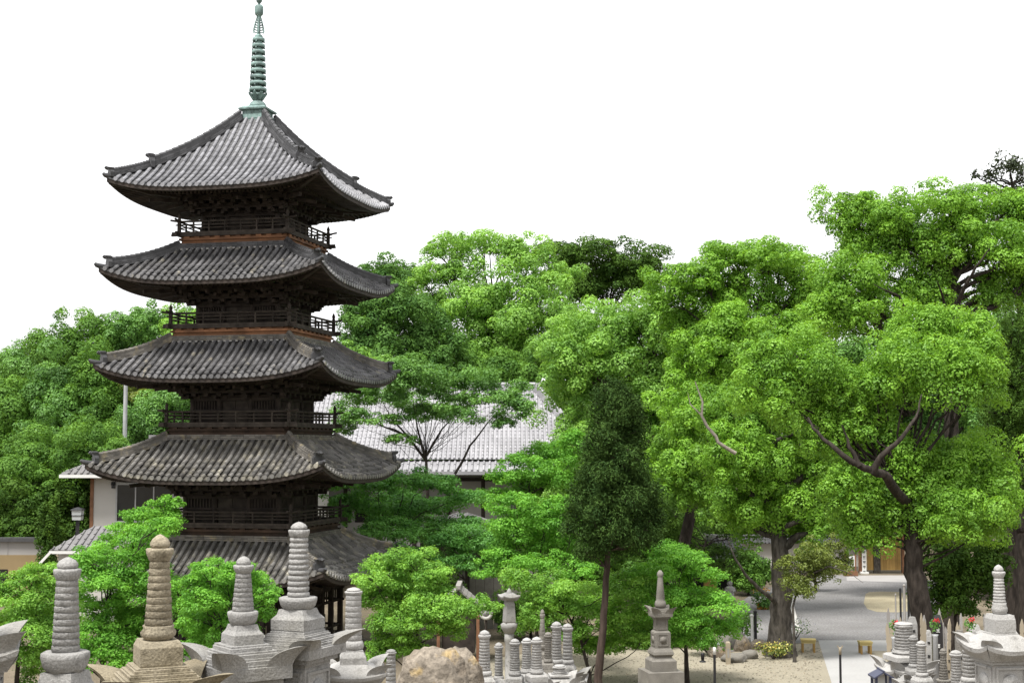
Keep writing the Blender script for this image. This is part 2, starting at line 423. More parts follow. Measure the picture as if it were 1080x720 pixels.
def build_roof(k):
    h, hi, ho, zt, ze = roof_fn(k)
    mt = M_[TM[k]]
    root = None
    b = MB()
    PITCHX = 0.335
    n = int(ho / PITCHX)
    L0 = 0.34
    nseg = max(3, int(round((ho - hi) / L0)))
    for r4 in rot4:
        # pan tiles: stepped courses
        for s in range(nseg):
            d0 = hi + (ho - hi) * s / nseg; d1 = hi + (ho - hi) * (s+1) / nseg
            m = 24
            for i in range(m):
                x00 = -d0 + 2*d0*i/m; x01 = -d0 + 2*d0*(i+1)/m
                x10 = -d1 + 2*d1*i/m; x11 = -d1 + 2*d1*(i+1)/m
                z = [h(d0, x00)-.03, h(d0, x01)-.03, h(d1, x11)-.005, h(d1, x10)-.005]
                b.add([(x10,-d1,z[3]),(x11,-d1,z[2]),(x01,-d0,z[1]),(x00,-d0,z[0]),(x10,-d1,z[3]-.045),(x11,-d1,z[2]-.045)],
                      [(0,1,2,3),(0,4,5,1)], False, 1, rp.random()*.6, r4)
        # cover tiles
        for c in range(-n, n+1):
            x = c * PITCHX
            dd = max(hi, abs(x) + 0.12)
            if dd > ho - 0.15: continue
            ns = max(1, int(round((ho - dd) / L0)))
            colr = rp.random()
            for s in range(ns):
                d0 = dd + (ho - dd) * s / ns; d1 = dd + (ho - dd) * (s+1) / ns + 0.02
                sag = 0.0; step = 0.0
                frac = (d0 - hi) / (ho - hi)
                if k < 4 and frac > 0.5 and abs(x) < 0.62*ho:   # slipped, bumpy lower courses
                    sag = rp.uniform(-.02, .028); step = .05
                jx = rp.uniform(-.008, .008); w = 0.093
                z0 = h(d0, x) + .01 + sag; z1 = h(d1, x) + .038 + sag + step
                vs = []
                for (d, z, ww) in ((d0, z0, w*.9), (d1, z1, w)):
                    for q in range(6):
                        a = PI * q / 5
                        vs.append((x + jx + ww*math.cos(a), -d, z + ww*1.25*math.sin(a)))
                fs = [(q, q+1, 6+q+1, 6+q) for q in range(5)]
                rn = min(1, max(0, .25*colr + .75*rp.random()))
                b.add(vs, fs, True, 0, rn, r4)
                if s < ns - 1:
                    b.add(vs[6:], [tuple(range(6))], False, 0, rn*.5, r4)
            # round eave-end tile
            zc = h(ho, x) + .045
            rr = .105
            vs = [(x + rr*math.cos(2*PI*q/10), -ho-.035, zc + rr*math.sin(2*PI*q/10)) for q in range(10)]
            vb = [(p[0], -ho+.05, p[2]) for p in vs]
            b.add(vs+vb, [tuple(range(10))] + [(q, 10+q, 10+(q+1) % 10, (q+1) % 10) for q in range(10)], False, 0, .55 + .4*rp.random(), r4)
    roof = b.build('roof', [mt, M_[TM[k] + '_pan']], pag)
    if k < 4:      # flat tile courses against the balcony base
        cb_ = MB()
        for r4 in rot4:
            for lay in range(3):
                y = -hi - .16 + .02*lay; za = zt - .03 + lay*.085
                nn = 22
                for i in range(nn):
                    x0 = y + 2*abs(y)*i/nn; x1 = y + 2*abs(y)*(i+1)/nn
                    cb_.box(x0+.004, x1-.004, y + rp.uniform(-.012, .012), -hi+.35, za, za+.07, 0, rp.random(), r4)
            if k in (2, 3):
                for i in range(20):
                    x = (-1 + 2*(i+.5)/20)*(hi-.05)
                    cb_.box(x-.06, x+.06, -hi-.2, -hi-.1, zt-.10, zt-.035, 1, rp.random(), r4)
        cb_.build('flat_course', [M_['ridge' if k < 3 else 'ridge_dark'], M_['stone_pale']], roof)
    # hip ridges with end tiles, sub-parts
    for qi, r4 in enumerate(rot4):
        hb_ = MB()
        def hp(d, up): return Vector((d, -d, h(d, d) + up))
        segs = [(hi + .02, ho - .42, .33)] if k < 4 else [(hi + .02, ho*.70, .42), (ho*.70 + .05, ho - .22, .27)]
        ends = []
        for (da, db, hh) in segs:
            N = 14
            ds = [da + (db-da)*i/N for i in range(N+1)]
            side = Vector((1, 1, 0)).normalized()
            # stacked flat courses
            for lay in range(4):
                w = .17 - .012*lay + (.012 if lay % 2 == 0 else 0)
                z0 = -.02 + hh*lay/4; z1 = -.02 + hh*(lay+1)/4 - .012
                for i in range(N):
                    p0, p1 = hp(ds[i], 0), hp(ds[i+1], 0)
                    vs = [p0 - side*w + Vector((0,0,z0)), p0 + side*w + Vector((0,0,z0)), p0 + side*w + Vector((0,0,z1)), p0 - side*w + Vector((0,0,z1)),
                          p1 - side*w + Vector((0,0,z0)), p1 + side*w + Vector((0,0,z0)), p1 + side*w + Vector((0,0,z1)), p1 - side*w + Vector((0,0,z1))]
                    hb_.add(vs, [(0,1,5,4),(1,2,6,5),(2,3,7,6),(3,0,4,7),(0,3,2,1),(4,5,6,7)], False, 0, rp.random(), r4)
            for i in range(N):   # clay core
                hb_.bar(hp(ds[i], -.02 + hh*.47), hp(ds[i+1], -.02 + hh*.47), .27, hh*.93, 0, .1, r4)
            for i in range(N):   # rounded cap tiles
                p0, p1 = hp(ds[i], hh + .0), hp(ds[i+1], hh + .02)
                hb_.tube([p0, p1], [.088, .1], 7, 0, .3+.5*rp.random(), r4)
            ends.append((db, hh))
        hb_.build('hip_ridge', M_['ridge' if k < 3 else 'ridge_dark'], roof)
        for db, hh in ends:
            e = MB()
            base = hp(db + .03, 0); out = Vector((1, -1, 0)).normalized(); side = Vector((1, 1, 0)).normalized()
            prof = [(-.24, -.06), (.24, -.06), (.26, hh*.55), (.17, hh*.95), (.20, hh*1.35), (.07, hh*1.22), (0, hh*1.5), (-.07, hh*1.22), (-.20, hh*1.35), (-.17, hh*.95), (-.26, hh*.55)]
            f_ = [base + side*a + Vector((0,0,c)) + out*(.13 + (.10 if c > hh else 0)) for a, c in prof]
            bk = [base + side*a + Vector((0,0,c)) - out*.05 for a, c in prof]
            m = len(prof)
            e.add(f_ + bk, [tuple(range(m)), tuple(reversed(range(m, 2*m)))] + [(i, m+i, m+(i+1) % m, (i+1) % m) for i in range(m)], False, 0, .3, r4)
            # rolled tile sticking out over the end tile
            e.tube([base + Vector((0,0,hh*1.05)), base + out*.24 + Vector((0,0,hh*1.12 + .03)), base + out*.32 + Vector((0,0,hh*1.12 + .08))], [.08, .085, .07], 8, 0, .4, r4)
            e.build('ridge_end_tile', M_['ridge_dark'], roof)
        t_ = MB()   # upturned corner tile at the tip
        p = hp(ho, .03); out = Vector((1, -1, 0)).normalized()
        t_.tube([p - out*.42 + Vector((0,0,-.02)), p - out*.1 + Vector((0,0,.0)), p + out*.06 + Vector((0,0,.04)), p + out*.15 + Vector((0,0,.11))], [.11, .12, .105, .06], 8, 0, .4, r4)
        t_.build('corner_tile', M_['ridge_dark'], roof)
    return roof

def build_eaves(k, roof):
    """boards, rafters and brackets below roof k"""
    h, hi, ho, zt, ze = roof_fn(k)
    hb = HB[k]
    def sz(d, x):      # soffit height
        t = max(0.0, (d - hb) / (ho - hb))
        e = min(1.0, abs(x) / max(d, 1e-6))
        return ze - .17 + (ho - d) * .17 + LIFT[k] * (e ** 3.2) * (t ** 2.2)
    b = MB()
    for r4 in rot4:
        m = 28
        ds = [ho - .06, ho - .9, ho - 1.9, hb - .1]
        for j in range(3):
            d1, d0 = ds[j], ds[j+1]
            for i in range(m):
                xa, xb = -1 + 2*i/m, -1 + 2*(i+1)/m
                b.quad((xa*d0, -d0, sz(d0, xa*d0)), (xb*d0, -d0, sz(d0, xb*d0)), (xb*d1, -d1, sz(d1, xb*d1)), (xa*d1, -d1, sz(d1, xa*d1)), 0, .3, r4)
        # eave fascia board
        d1 = ho - .03
        for i in range(m):
            xa, xb = (-1 + 2*i/m)*d1, (-1 + 2*(i+1)/m)*d1
            za, zb = h(ho, xa), h(ho, xb)
            b.add([(xa,-d1,za-.22),(xb,-d1,zb-.22),(xb,-d1,zb-.02),(xa,-d1,za-.02),(xa,-d1+.12,za-.22),(xb,-d1+.12,zb-.22)],
                  [(0,1,2,3),(0,4,5,1)], False, 0, .6, r4)
    b.build('eave_board', M_['wood'], roof)
    rb = MB()
    for r4 in rot4:
        nx = int((ho - .15) / .2)
        for c in range(-nx, nx+1):
            x = c * .2
            for (da, db, dz, sec) in ((max(hb+.2, abs(x)+.05), ho - 1.35, -.13, .10), (max(ho-1.6, abs(x)+.05), ho - .10, -.045, .085)):
                if da > db - .12: continue
                rb.bar((x, -da, sz(da, x)+dz), (x, -db, sz(db, x)+dz), sec, sec*1.15, 0, rp.random(), r4)
    rb.build('eave_rafter', M_['wood'], roof)
    # corner beam under each hip
    for r4 in rot4:
        cb = MB()
        p0 = Vector((hb, -hb, sz(hb, hb) - .35)); p1 = Vector((ho-.12, -ho+.12, sz(ho, ho) - .06))
        pm = Vector(((hb+ho)/2 + .3, -(hb+ho)/2 - .3, sz((hb+ho)/2 + .3, (hb+ho)/2 + .3) - .17))
        cb.bar(p0, pm, .2, .26, 0, .4, r4); cb.bar(pm, p1, .18, .22, 0, .5, r4)
        for (dd, ln) in ((1.05, 1.0), (1.5, 1.25)):      # tail rafters pointing down and out
            q = Vector((hb+dd*.8, -hb-dd*.8, sz(hb, 0) - .55 - .05*dd))
            cb.bar(q, q + Vector((.55*ln, -.55*ln, -.10)), .13, .17, 0, .5, r4)
        cb.build('corner_beam', M_['wood'], roof)
    br = MB()
    ztop = sz(hb, 0) - .12
    for r4 in rot4:
        for j, (off, zz) in enumerate(((.38, .98), (.80, .64), (1.22, .30))):
            d = hb + off
            br.bar((-d-.25, -d, ztop - zz + .20), (d+.25, -d, ztop - zz + .20), .14, .16, 0, .5, r4)
            nb = 9 + 2*j
            for i in range(nb):
                x = -d + 2*d*i/(nb-1)
                br.box(x-.11, x+.11, -d-.12, -d+.12, ztop-zz-.02, ztop-zz+.12, 0, rp.random(), r4)
        for cx in (-hb, -hb*.36, hb*.36, hb):           # projecting arms on the column lines
            for j, (off, zz) in enumerate(((.38, 1.12), (.80, .78), (1.22, .44))):
                br.box(cx-.07, cx+.07, -hb-off-.2, -hb+.02, ztop-zz, ztop-zz+.17, 0, rp.random(), r4)
                br.box(cx-.42-.1*j, cx+.42+.1*j, -hb-off+.25, -hb-off+.39, ztop-zz+.01, ztop-zz+.16, 0, rp.random(), r4)
            br.bar((cx, -hb-1.0, ztop-.50), (cx, -hb-1.95, ztop-.66), .11, .15, 0, .6, r4)
    br.build('bracket_set', M_['wood'], pag)
    return ztop

def build_body(k, ztop):
    hb = HB[k]
    z0 = RZ[k] - .80 if k else .75
    z1 = ztop + .1
    b = MB()
    b.box(-hb+.08, hb-.08, -hb+.08, hb-.08, z0, z1, 0, .3)
    zt = ztop - 1.05
    for r4 in rot4:
        for cx in (-hb+.0, -hb*.36, hb*.36):
            b.tube([(cx, -hb, z0), (cx, -hb, zt)], .12, 10, 0, .6, r4)
        for (za, zb, pr) in ((z0+.02, z0+.16, .16), (z0+(zt-z0)*.55, z0+(zt-z0)*.55+.1, .15), (zt-.16, zt, .17), (zt+.02, zt+.12, .24)):
            b.box(-hb-pr*.6, hb+pr*.6, -hb-pr*.5, -hb+.06, za, zb, 0, .5, r4)
    body = b.build('storey_wall', M_['wood'], pag)
    d = MB()
    for r4 in rot4:
        w = hb*.30
        for s in (-1, 1):
            x0, x1 = (0.01, w) if s > 0 else (-w, -.01)
            d.box(x0, x1, -hb+.02, -hb+.06, z0+.17, zt-.17, 0, .5, r4)
            d.box(x0+.05, x1-.05, -hb+.0, -hb+.03, z0+.22, z0+(zt-z0)*.45, 0, .8, r4)
        for s in (-1, 1):                                  # barred windows at each side
            for i in range(9):
                x = s*(hb*.42 + (hb*.52)*i/8)
                d.box(x-.022, x+.022, -hb+.0, -hb+.05, z0+(zt-z0)*.6, zt-.17, 0, .7, r4)
    d.build('door_panel', M_['railwood'], body)
    return body

def build_balcony(k):
    hw = RHW[k]; top = RZ[k]
    b = MB()
    floor = top - .62
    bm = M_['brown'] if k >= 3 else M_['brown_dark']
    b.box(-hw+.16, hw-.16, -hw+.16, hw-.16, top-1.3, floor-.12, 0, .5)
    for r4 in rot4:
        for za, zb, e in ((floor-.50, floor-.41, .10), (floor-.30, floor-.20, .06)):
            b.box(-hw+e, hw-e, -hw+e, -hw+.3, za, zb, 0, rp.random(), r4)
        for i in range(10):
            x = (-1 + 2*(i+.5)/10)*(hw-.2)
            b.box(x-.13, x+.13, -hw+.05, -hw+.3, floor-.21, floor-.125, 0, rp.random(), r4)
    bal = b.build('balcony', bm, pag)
    fl = MB()
    fl.box(-hw, hw, -hw, hw, floor-.12, floor, 0, .5)
    for r4 in rot4:
        fl.box(-hw-.32, hw+.32, -hw+.02, -hw+.12, floor-.10, floor-.0, 0, .7, r4)
        fl.box(-hw-.3, hw+.3, -hw+.03, -hw+.11, floor+.004, floor+.1, 0, .8, r4)
    fl.build('balcony_floor', M_['railwood'], bal)
    rl = MB()
    for r4 in rot4:
        y = -hw + .07
        for zz, sec, ext in ((floor+.28, .05, .02), (floor+.43, .055, .12), (top, .085, .38)):
            rl.tube([(-hw-ext, y, zz + .05), (-hw+.1, y, zz-.03), (0, y, zz-.03), (hw-.1, y, zz-.03), (hw+ext, y, zz+.05)] if zz == top else
                    [(-hw-ext, y, zz), (hw+ext, y, zz)], sec*.6, 6, 0, .5, r4)
        for i in range(1, 7):
            x = (-1 + 2*i/7)*hw
            rl.box(x-.035, x+.035, y-.035, y+.035, floor+.1, top-.06, 0, rp.random(), r4)
        rl.box(-hw+.0, -hw+.14, -hw+.0, -hw+.14, floor, top+.05, 0, .5, r4)
        rl.lathe([(.07, top+.05), (.085, top+.09), (.06, top+.14), (.09, top+.22), (.05, top+.33), (.005, top+.42)], 10, 0, .5, r4 @ Matrix.Translation((-hw+.07, -hw+.07, 0)))
    rl.build('railing', M_['railwood'], bal)

for k in range(5):
    roof = build_roof(k)
    zt_ = build_eaves(k, roof)
    build_body(k, zt_)
    if k: build_balcony(k)

# stone base, porch posts and veranda of the ground storey
b = MB()
b.sq([(4.3, 0), (4.3, .38), (4.2, .38), (4.2, .55)]); b.box(-1, 1, -4.9, -4.3, 0, .2); b.box(-1, 1, -4.6, -4.3, .2, .38)
b.build('stone_base', M_['stone_dark'], pag)
b = MB()
for r4 in rot4:
    for i in range(5):
        x = -3.3 + 6.6*i/5
        b.box(x-.11, x+.11, -3.41, -3.19, .55, 3.3, 0, rp.random(), r4)
    b.box(-3.5, 3.5, -3.37, -3.23, 2.95, 3.2, 0, .5, r4)
    b.box(-3.5, 3.5, -3.36, -3.24, 2.35, 2.47, 0, .6, r4)
    for i in range(22):
        x = -3.2 + 6.4*i/21
        b.box(x-.025, x+.025, -3.33, -3.27, 2.47, 2.95, 0, rp.random(), r4)
    b.box(-3.4, 3.4, -3.35, -3.27, 1.15, 1.25, 0, .6, r4)
    b.box(-3.4, 3.4, -3.34, -3.28, .8, .87, 0, .6, r4)
b.build('veranda_frame', M_['wood'], pag)
b = MB()
for k, (x, z, w, hh) in enumerate(((2.9, 1.35, .25, .55), (3.15, 1.5, .2, .35), (1.9, 1.2, .3, .6), (.6, 1.4, .3, .5))):
    for r4 in (rot4[0], rot4[1]):
        b.box(x-w/2, x+w/2, -3.0, -2.95, z, z+hh, 0, rp.random(), r4)
b.build('offering_board', M_['slat'], pag)

# bronze finial
fin = MB()
fin.sq([(.60, 25.66), (.60, 25.98), (.56, 25.98), (.56, 26.17), (.70, 26.19), (.72, 26.26), (.50, 26.40), (.45, 26.40)])
for r4 in rot4:
    for x in (-.4, 0, .4):
        fin.box(x-.05, x+.05, -.595, -.55, 25.98, 26.16, 0, .2, r4)
    fin.box(-.5, .5, -.62, -.59, 25.76, 25.94, 0, .8, r4)
finial = fin.build('finial', M_['verdigris'], pag)
d = MB(); d.lathe([(.43, 26.40), (.42, 26.50), (.36, 26.62), (.26, 26.70), (.20, 26.72)], 18); d.build('bowl', M_['verdigris'], finial)
d = MB()
d.lathe([(.16, 26.70), (.20, 26.78), (.36, 26.98), (.40, 27.06), (.30, 27.06), (.16, 26.95)], 16, wob=lambda a, z: 1 + .10*math.cos(8*a))
for i in range(8):
    a = 2*PI*i/8
    d.bar((.24*math.cos(a), .24*math.sin(a), 26.78), (.46*math.cos(a), .46*math.sin(a), 27.12), .14, .03, 0, .3)
d.build('lotus_collar', M_['verdigris'], finial)
d = MB(); d.tube([(0, 0, 26.6), (0, 0, 32.2)], [.13, .055], 10); d.build('shaft', M_['verdigris'], finial)
for i in range(9):
    z = 27.28 + i*.312
    r = .42 - i*.0155
    d = MB()
    d.lathe([(r*.93, z-.085), (r, z-.075), (r*1.02, z), (r, z+.075), (r*.93, z+.085), (r*.74, z+.075), (r*.74, z-.075), (r*.93, z-.085)], 20, cap=False, rn=.7)
    for q in range(8):
        a = 2*PI*q/8
        d.bar((.06*math.cos(a), .06*math.sin(a), z), (r*.84*math.cos(a), r*.84*math.sin(a), z), .05, .07, 0, .2)
        if q % 2 == 0:
            d.lathe([(.045, z-.17), (.035, z-.10), (.012, z-.06)], 6, M=Matrix.Translation((r*.98*math.cos(a), r*.98*math.sin(a), 0)), rn=.2)
    d.lathe([(.17, z+.06), (.20, z+.12), (.20, z+.19), (.17, z+.24)], 12, rn=.8)
    d.build('finial_ring', M_['verdigris'], finial)
d = MB()
for i in range(4):
    Mx = Matrix.Rotation(i*PI/2 + .4, 4, 'Z')
    for z in np.linspace(30.12, 30.85, 7):
        w = .27 * (1 - (z - 30.12)/1.15)
        d.tube([(.03, 0, z), (w*.6, 0, z+.02), (w, 0, z+.10), (w*.7, 0, z+.14)], .03, 5, 0, .6, Mx)
    d.tube([(.24, 0, 30.1), (.25, 0, 30.3), (.18, 0, 30.6), (.06, 0, 31.0)], .028, 5, 0, .5, Mx)
d.build('flame_openwork', M_['verdigris'], finial)
d = MB()
d.lathe([(.06, 30.95), (.18, 31.02), (.21, 31.12), (.21, 31.42), (.17, 31.50), (.06, 31.54)], 14, rn=.6)
d.lathe([(.05, 31.60), (.13, 31.68), (.16, 31.80), (.10, 31.95), (.02, 32.15)], 14, rn=.5)
d.build('jewel', M_['verdigris'], finial)
# ================================================================== buildings behind
def tiled_slope(b, a0, a1, e1, e0, pitch, rng, mi=0, r=.08, step=.5, curve=0.0):
    """roof plane with pan surface, cover-tile columns; a0-a1 upper edge, e0-e1 lower edge (same side order)"""
    a0, a1, e0, e1 = map(Vector, (a0, a1, e0, e1))
    def P(u, v):
        p = a0.lerp(a1, u).lerp(e0.lerp(e1, u), v)
        p.z -= curve * math.sin(PI * v)
        return p
    n = 14; m = 8
    for i in range(n):
        for j in range(m):
            b.quad(P(i/n, (j+1)/m), P((i+1)/n, (j+1)/m), P((i+1)/n, j/m), P(i/n, j/m), mi, rng.random()*.4)
    w = (e1 - e0); W_ = w.length; w.normalize()
    nn = int(W_/pitch)
    fall = ((e0+e1)/2 - (a0+a1)/2)
    for c in range(nn):
        # columns run straight down the fall line; start where the plane starts
        q = (c + .5)/nn
        foot = e0.lerp(e1, q)
        # find v range on the plane with constant position along w
        s = (foot - e0).dot(w)
        sa0 = (a0 - e0).dot(w); sa1 = (a1 - e0).dot(w)
        # left edge line from (sa0,0) to (0,1), right edge from (sa1,0) to (W_,1)
        v0 = 0.0
        if s < sa0: v0 = max(v0, 1 - s/sa0) if sa0 > 0 else v0
        if s > sa1: v0 = max(v0, (s - sa1)/(W_ - sa1))
        if v0 > .93: continue
        N = max(2, int((1 - v0) * fall.length/step))
        pts = []
        for i in range(N+1):
            v = v0 + (1 - v0)*i/N
            lo = sa0*(1-v); hi_ = sa1*(1-v) + W_*v
            u = (s - lo)/(hi_ - lo)
            pts.append(P(u, v) + Vector((0, 0, r*.3)))
        for i in range(N):
            d = pts[i+1] - pts[i]
            b.tube([pts[i], pts[i+1] + Vector((0, 0, .03))], [r*.9, r], 6, mi, rng.random(), caps=(i == N-1))

rh = random.Random(21)
# --- the large hall behind the pagoda
hall = empty('temple_hall', (-4, 112, 0))
tag(hall, 'large temple hall with a broad pale grey tiled roof behind the pagoda', 'hall')
def HP(px, py, Y): 
    p = at(px, py, Y); return Vector((p.x + 4, p.y - 112, p.z))
b = MB()
RL, RR_ = HP(250, 413, 112), HP(566, 413, 112)
FL, FR = HP(150, 484, 103), HP(640, 484, 103)
tiled_slope(b, RL, RR_, FR, FL, .34, rh, 0, .085, .55, .35)
FRb = Vector((FR.x, FR.y + 18, FR.z)); FLb = Vector((FL.x, FL.y + 18, FL.z))
tiled_slope(b, RR_, RR_ + Vector((0, .4, 0)), FRb, FR, .34, rh, 0, .085, .55, .35)
tiled_slope(b, RL + Vector((0, .4, 0)), RL, FL, FLb, .34, rh, 0, .085, .55, .35)
tiled_slope(b, RR_ + Vector((0, .4, 0)), RL + Vector((0, .4, 0)), FLb, FRb, .34, rh, 0, .085, .55, .35)
roof = b.build('roof', M_['hall_tile'], hall)
b = MB()
for lay in range(3):
    b.bar(RL + Vector((-.6, .2, .05+.18*lay)), RR_ + Vector((.3, .2, .05+.18*lay)), .5-.04*lay, .16, 0, rh.random())
b.tube([RL + Vector((-.6, .2, .6)), RR_ + Vector((.3, .2, .6))], .16, 8)
b.add([RR_ + Vector(v) for v in ((.3,-.2,-.1),(.3,.6,-.1),(.35,.6,.7),(.35,.2,1.1),(.35,-.2,.7),(.6,-.2,-.1),(.6,.6,-.1),(.65,.6,.7),(.75,.2,1.2),(.65,-.2,.7))],
      [(0,1,2,3,4),(9,8,7,6,5),(0,5,6,1),(1,6,7,2),(2,7,8,3),(3,8,9,4),(4,9,5,0)])
b.build('main_ridge', M_['hall_tile'], roof)
for A, B in ((RR_, FR), (RL, FL)):
    b = MB(); 
    pts = [A.lerp(B, t) + Vector((0, 0, .22 - .35*math.sin(PI*t) + .1)) for t in np.linspace(0, 1, 9)]
    for i in range(8): b.bar(pts[i], pts[i+1], .4, .5, 0, rh.random())
    b.tube([p + Vector((0, 0, .3)) for p in pts], .14, 7)
    b.build('hip_ridge', M_['hall_tile'], roof)
b = MB()   # lower skirt roof
S0, S1 = HP(150, 485, 103.4), HP(640, 485, 103.4)
S2, S3 = HP(650, 497, 101.2), HP(140, 497, 101.2)
tiled_slope(b, S0, S1, S2, S3, .42, rh, 0, .09, .8)
b.bar(S3 + Vector((0, 0, -.12)), S2 + Vector((0, 0, -.12)), .12, .22, 0, .2)
b.build('skirt_roof', M_['hall_tile'], hall)
b = MB()
zt = S2.z - .1
b.box(-26, 4.6, -8.6, 8, zt - 3.8, zt + .2, 0)
b.box(-26, 4.6, -8.6, 8, 0, zt - 3.8, 1)
hw_ = b.build('wall', [M_['plaster_grey'], M_['plaster_grey']], hall)
b = MB()
for i in range(13):
    x = -25.6 + i*2.5
    b.box(x-.14, x+.14, -8.74, -8.58, 0, zt + .1)
for z in (zt - .5, zt - 1.9, 2.6, .4):
    b.box(-26, 4.6, -8.70, -8.60, z - .12, z + .12)
b.build('timber_frame', M_['wood'], hw_)
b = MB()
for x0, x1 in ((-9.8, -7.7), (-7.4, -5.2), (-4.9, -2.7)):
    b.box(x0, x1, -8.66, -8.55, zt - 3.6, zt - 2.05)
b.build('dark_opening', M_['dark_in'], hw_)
b = MB()
b.box(.2, 4.4, -8.72, -8.55, 0, zt - .65); 
b.build('plaster_panel', M_['plaster_grey'], hw_)

# --- white outbuilding left of the pagoda
wb = empty('white_building', (at(150, 560, 92).x, 92, 0))
tag(wb, 'white plastered building with a grey hipped roof and a dark window left of the pagoda', 'building')
ox = wb.location.x
x0 = at(97, 520, 92).x - ox; x1 = at(330, 520, 92).x - ox
zt = at(97, 499, 92).z
b = MB(); b.box(x0, x1, 0, 8, 0, zt)
w = b.build('wall', M_['plaster'], wb)
b = MB(); b.box(x0-.10, x0+.12, -.06, .12, 0, zt); b.box(x0-.05, x0, 0, 8, 0, zt); b.build('corner_post', M_['brownwood'], wb)
wx0, wx1 = at(124, 520, 92).x - ox, at(182, 520, 92).x - ox
wz0, wz1 = at(124, 549, 92).z, at(124, 511, 92).z
b = MB(); b.box(wx0, wx1, -.03, .03, wz0, wz1)
win = b.build('window', M_['glass'], wb)
b = MB()
b.box(wx0-.1, wx1+.1, -.08, .04, wz1, wz1+.12); b.box(wx0-.1, wx0, -.08, .04, wz0-.1, wz1); b.box(wx1, wx1+.1, -.08, .04, wz0-.1, wz1); b.box(wx0, wx1, -.08, .04, wz0-.1, wz0)
for t in (.33, .66): xx = wx0 + (wx1-wx0)*t; b.box(xx-.04, xx+.04, -.06, .04, wz0, wz1)
b.build('window_frame', M_['steel'], win)
b = MB()
a0 = (x0 + 2.6, 4, zt + 2.2); a1 = (x1 - 2, 4, zt + 2.2)
e0 = (at(64, 498, 91).x - ox, -1.3, zt - .05); e1 = (x1 + 2, -1.3, zt - .05)
tiled_slope(b, a0, a1, e1, e0, .4, rh, 0, .07, .8)
tiled_slope(b, (a0[0], 4.2, a0[2]), a0, e0, (e0[0], 9.5, e0[2]), .4, rh, 0, .07, .8)
tiled_slope(b, (a1[0], 4.2, a1[2]), (a0[0], 4.2, a0[2]), (e0[0], 9.5, e0[2]), (e1[0], 9.5, e1[2]), .4, rh, 0, .07, .8)
b.bar((a0[0], 4.1, a0[2]+.15), (a1[0], 4.1, a1[2]+.15), .4, .35)
rf = b.build('roof', M_['grey_tile'], wb)
b = MB(); b.box(e0[0], e1[0], -1.32, -1.22, zt-.26, zt-.06); b.box(e0[0], e0[0]+.1, -1.2, 9.4, zt-.26, zt-.06)
for i in range(18):
    x = e0[0] + .4 + i*.8
    b.box(x-.05, x+.05, -1.2, 0, zt-.2, zt-.08)
b.build('eave_fascia', M_['white'], rf)
b = MB(); b.tube([(x0+1.4, -.1, zt-.55), (x0+1.4, -.14, zt-.75)], [.14, .16], 8); b.box(x0+1.3, x0+1.5, -.2, 0, zt-.95, zt-.8); b.build('wall_lamp', M_['black'], wb)

# --- small low roof between the bushes, left
hut = empty('low_shed', (at(78, 575, 82).x, 82, 0)); ox = hut.location.x
tag(hut, 'low shed with a grey tiled lean-to roof below the white building', 'shed')
z1 = at(78, 560, 84).z; z0 = at(60, 580, 81).z
b = MB()
xa, xb = at(52, 580, 81).x - ox, at(120, 580, 81).x - ox
tiled_slope(b, (xa + 1.6, 2, z1 + .3), (xb + 1, 2, z1 + .3), (xb, -1, z0), (xa, -1, z0), .35, rh, 0, .06, .6)
b.build('roof', M_['grey_tile'], hut)
b = MB(); b.box(xa + .4, xb, -.6, 2, 0, z0 + .02); b.build('wall', M_['plaster'], hut)
b = MB(); b.bar((xa - .5, -1.1, z0 - .75), (xa + .1, -1.1, z0 - .1), .06, .14); b.box(xa, xb, -1.06, -.98, z0-.2, z0-.04); b.build('barge_board', M_['white'], hut)

# --- retaining wall at the far left
rw = empty('retaining_wall', (at(0, 585, 90).x, 90, 0)); ox = rw.location.x
tag(rw, 'retaining wall of grey upper and tan lower courses under the trees at far left', 'wall')
xb = at(46, 585, 90).x - ox
zg, zm, zt = at(0, 600, 90).z, at(0, 585, 90).z, at(0, 571, 90).z
b = MB(); b.box(-14, xb, 0, .5, 0, zm); b.build('lower_face', M_['tan'], rw)
b = MB(); b.box(-14, xb - .05, .08, .5, zm + .003, zt)
for i in range(7):
    x = -14 + i*2.4; b.box(x, x + .06, .05, .1, zm + .01, zt)
b.build('upper_face', M_['plaster_grey'], rw)
b = MB(); b.box(-14, xb + .1, -.15, .7, zt + .003, zt + .25); b.build('coping', M_['ridge_dark'], rw)
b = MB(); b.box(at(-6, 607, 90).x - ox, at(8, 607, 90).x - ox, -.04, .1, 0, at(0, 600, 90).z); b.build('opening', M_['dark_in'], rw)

# --- garden lantern and steel pole
gl = empty('garden_lantern', tuple(gp(82, 590).to_2d()) + (0,)); Yl = 88
gl.location = (at(82, 545, Yl).x, Yl, 0)
tag(gl, 'dark post lantern with white glass panes beside the white building', 'lantern')
z = at(82, 548, Yl).z
b = MB(); b.box(-.09, .09, -.09, .09, 0, z); b.build('post', M_['black'], gl)
b = MB(); b.sq([(.26, z), (.30, z + .6)]); b.build('lamp_glass', M_['lamp_glass'], gl)
b = MB(); b.sq([(.36, z + .603), (.34, z + .66), (.06, z + .78)]); 
for s in (-1, 1): b.box(-.31, .31, s*.285-.025, s*.285+.025, z+.26, z+.30); b.box(s*.285-.025, s*.285+.025, -.31, .31, z+.26, z+.30)
b.build('cap', M_['black'], gl)
sp = empty('steel_pole', (at(132, 440, 98).x, 98, 0))
tag(sp, 'slender galvanised steel pole rising behind the pagoda roofs at left', 'pole')
b = MB(); zt = at(132, 392, 98).z; b.tube([(0, 0, 0), (0, 0, 6), (0, 0, zt)], [.19, .17, .13], 12); b.build('shaft', M_['steel'], sp)
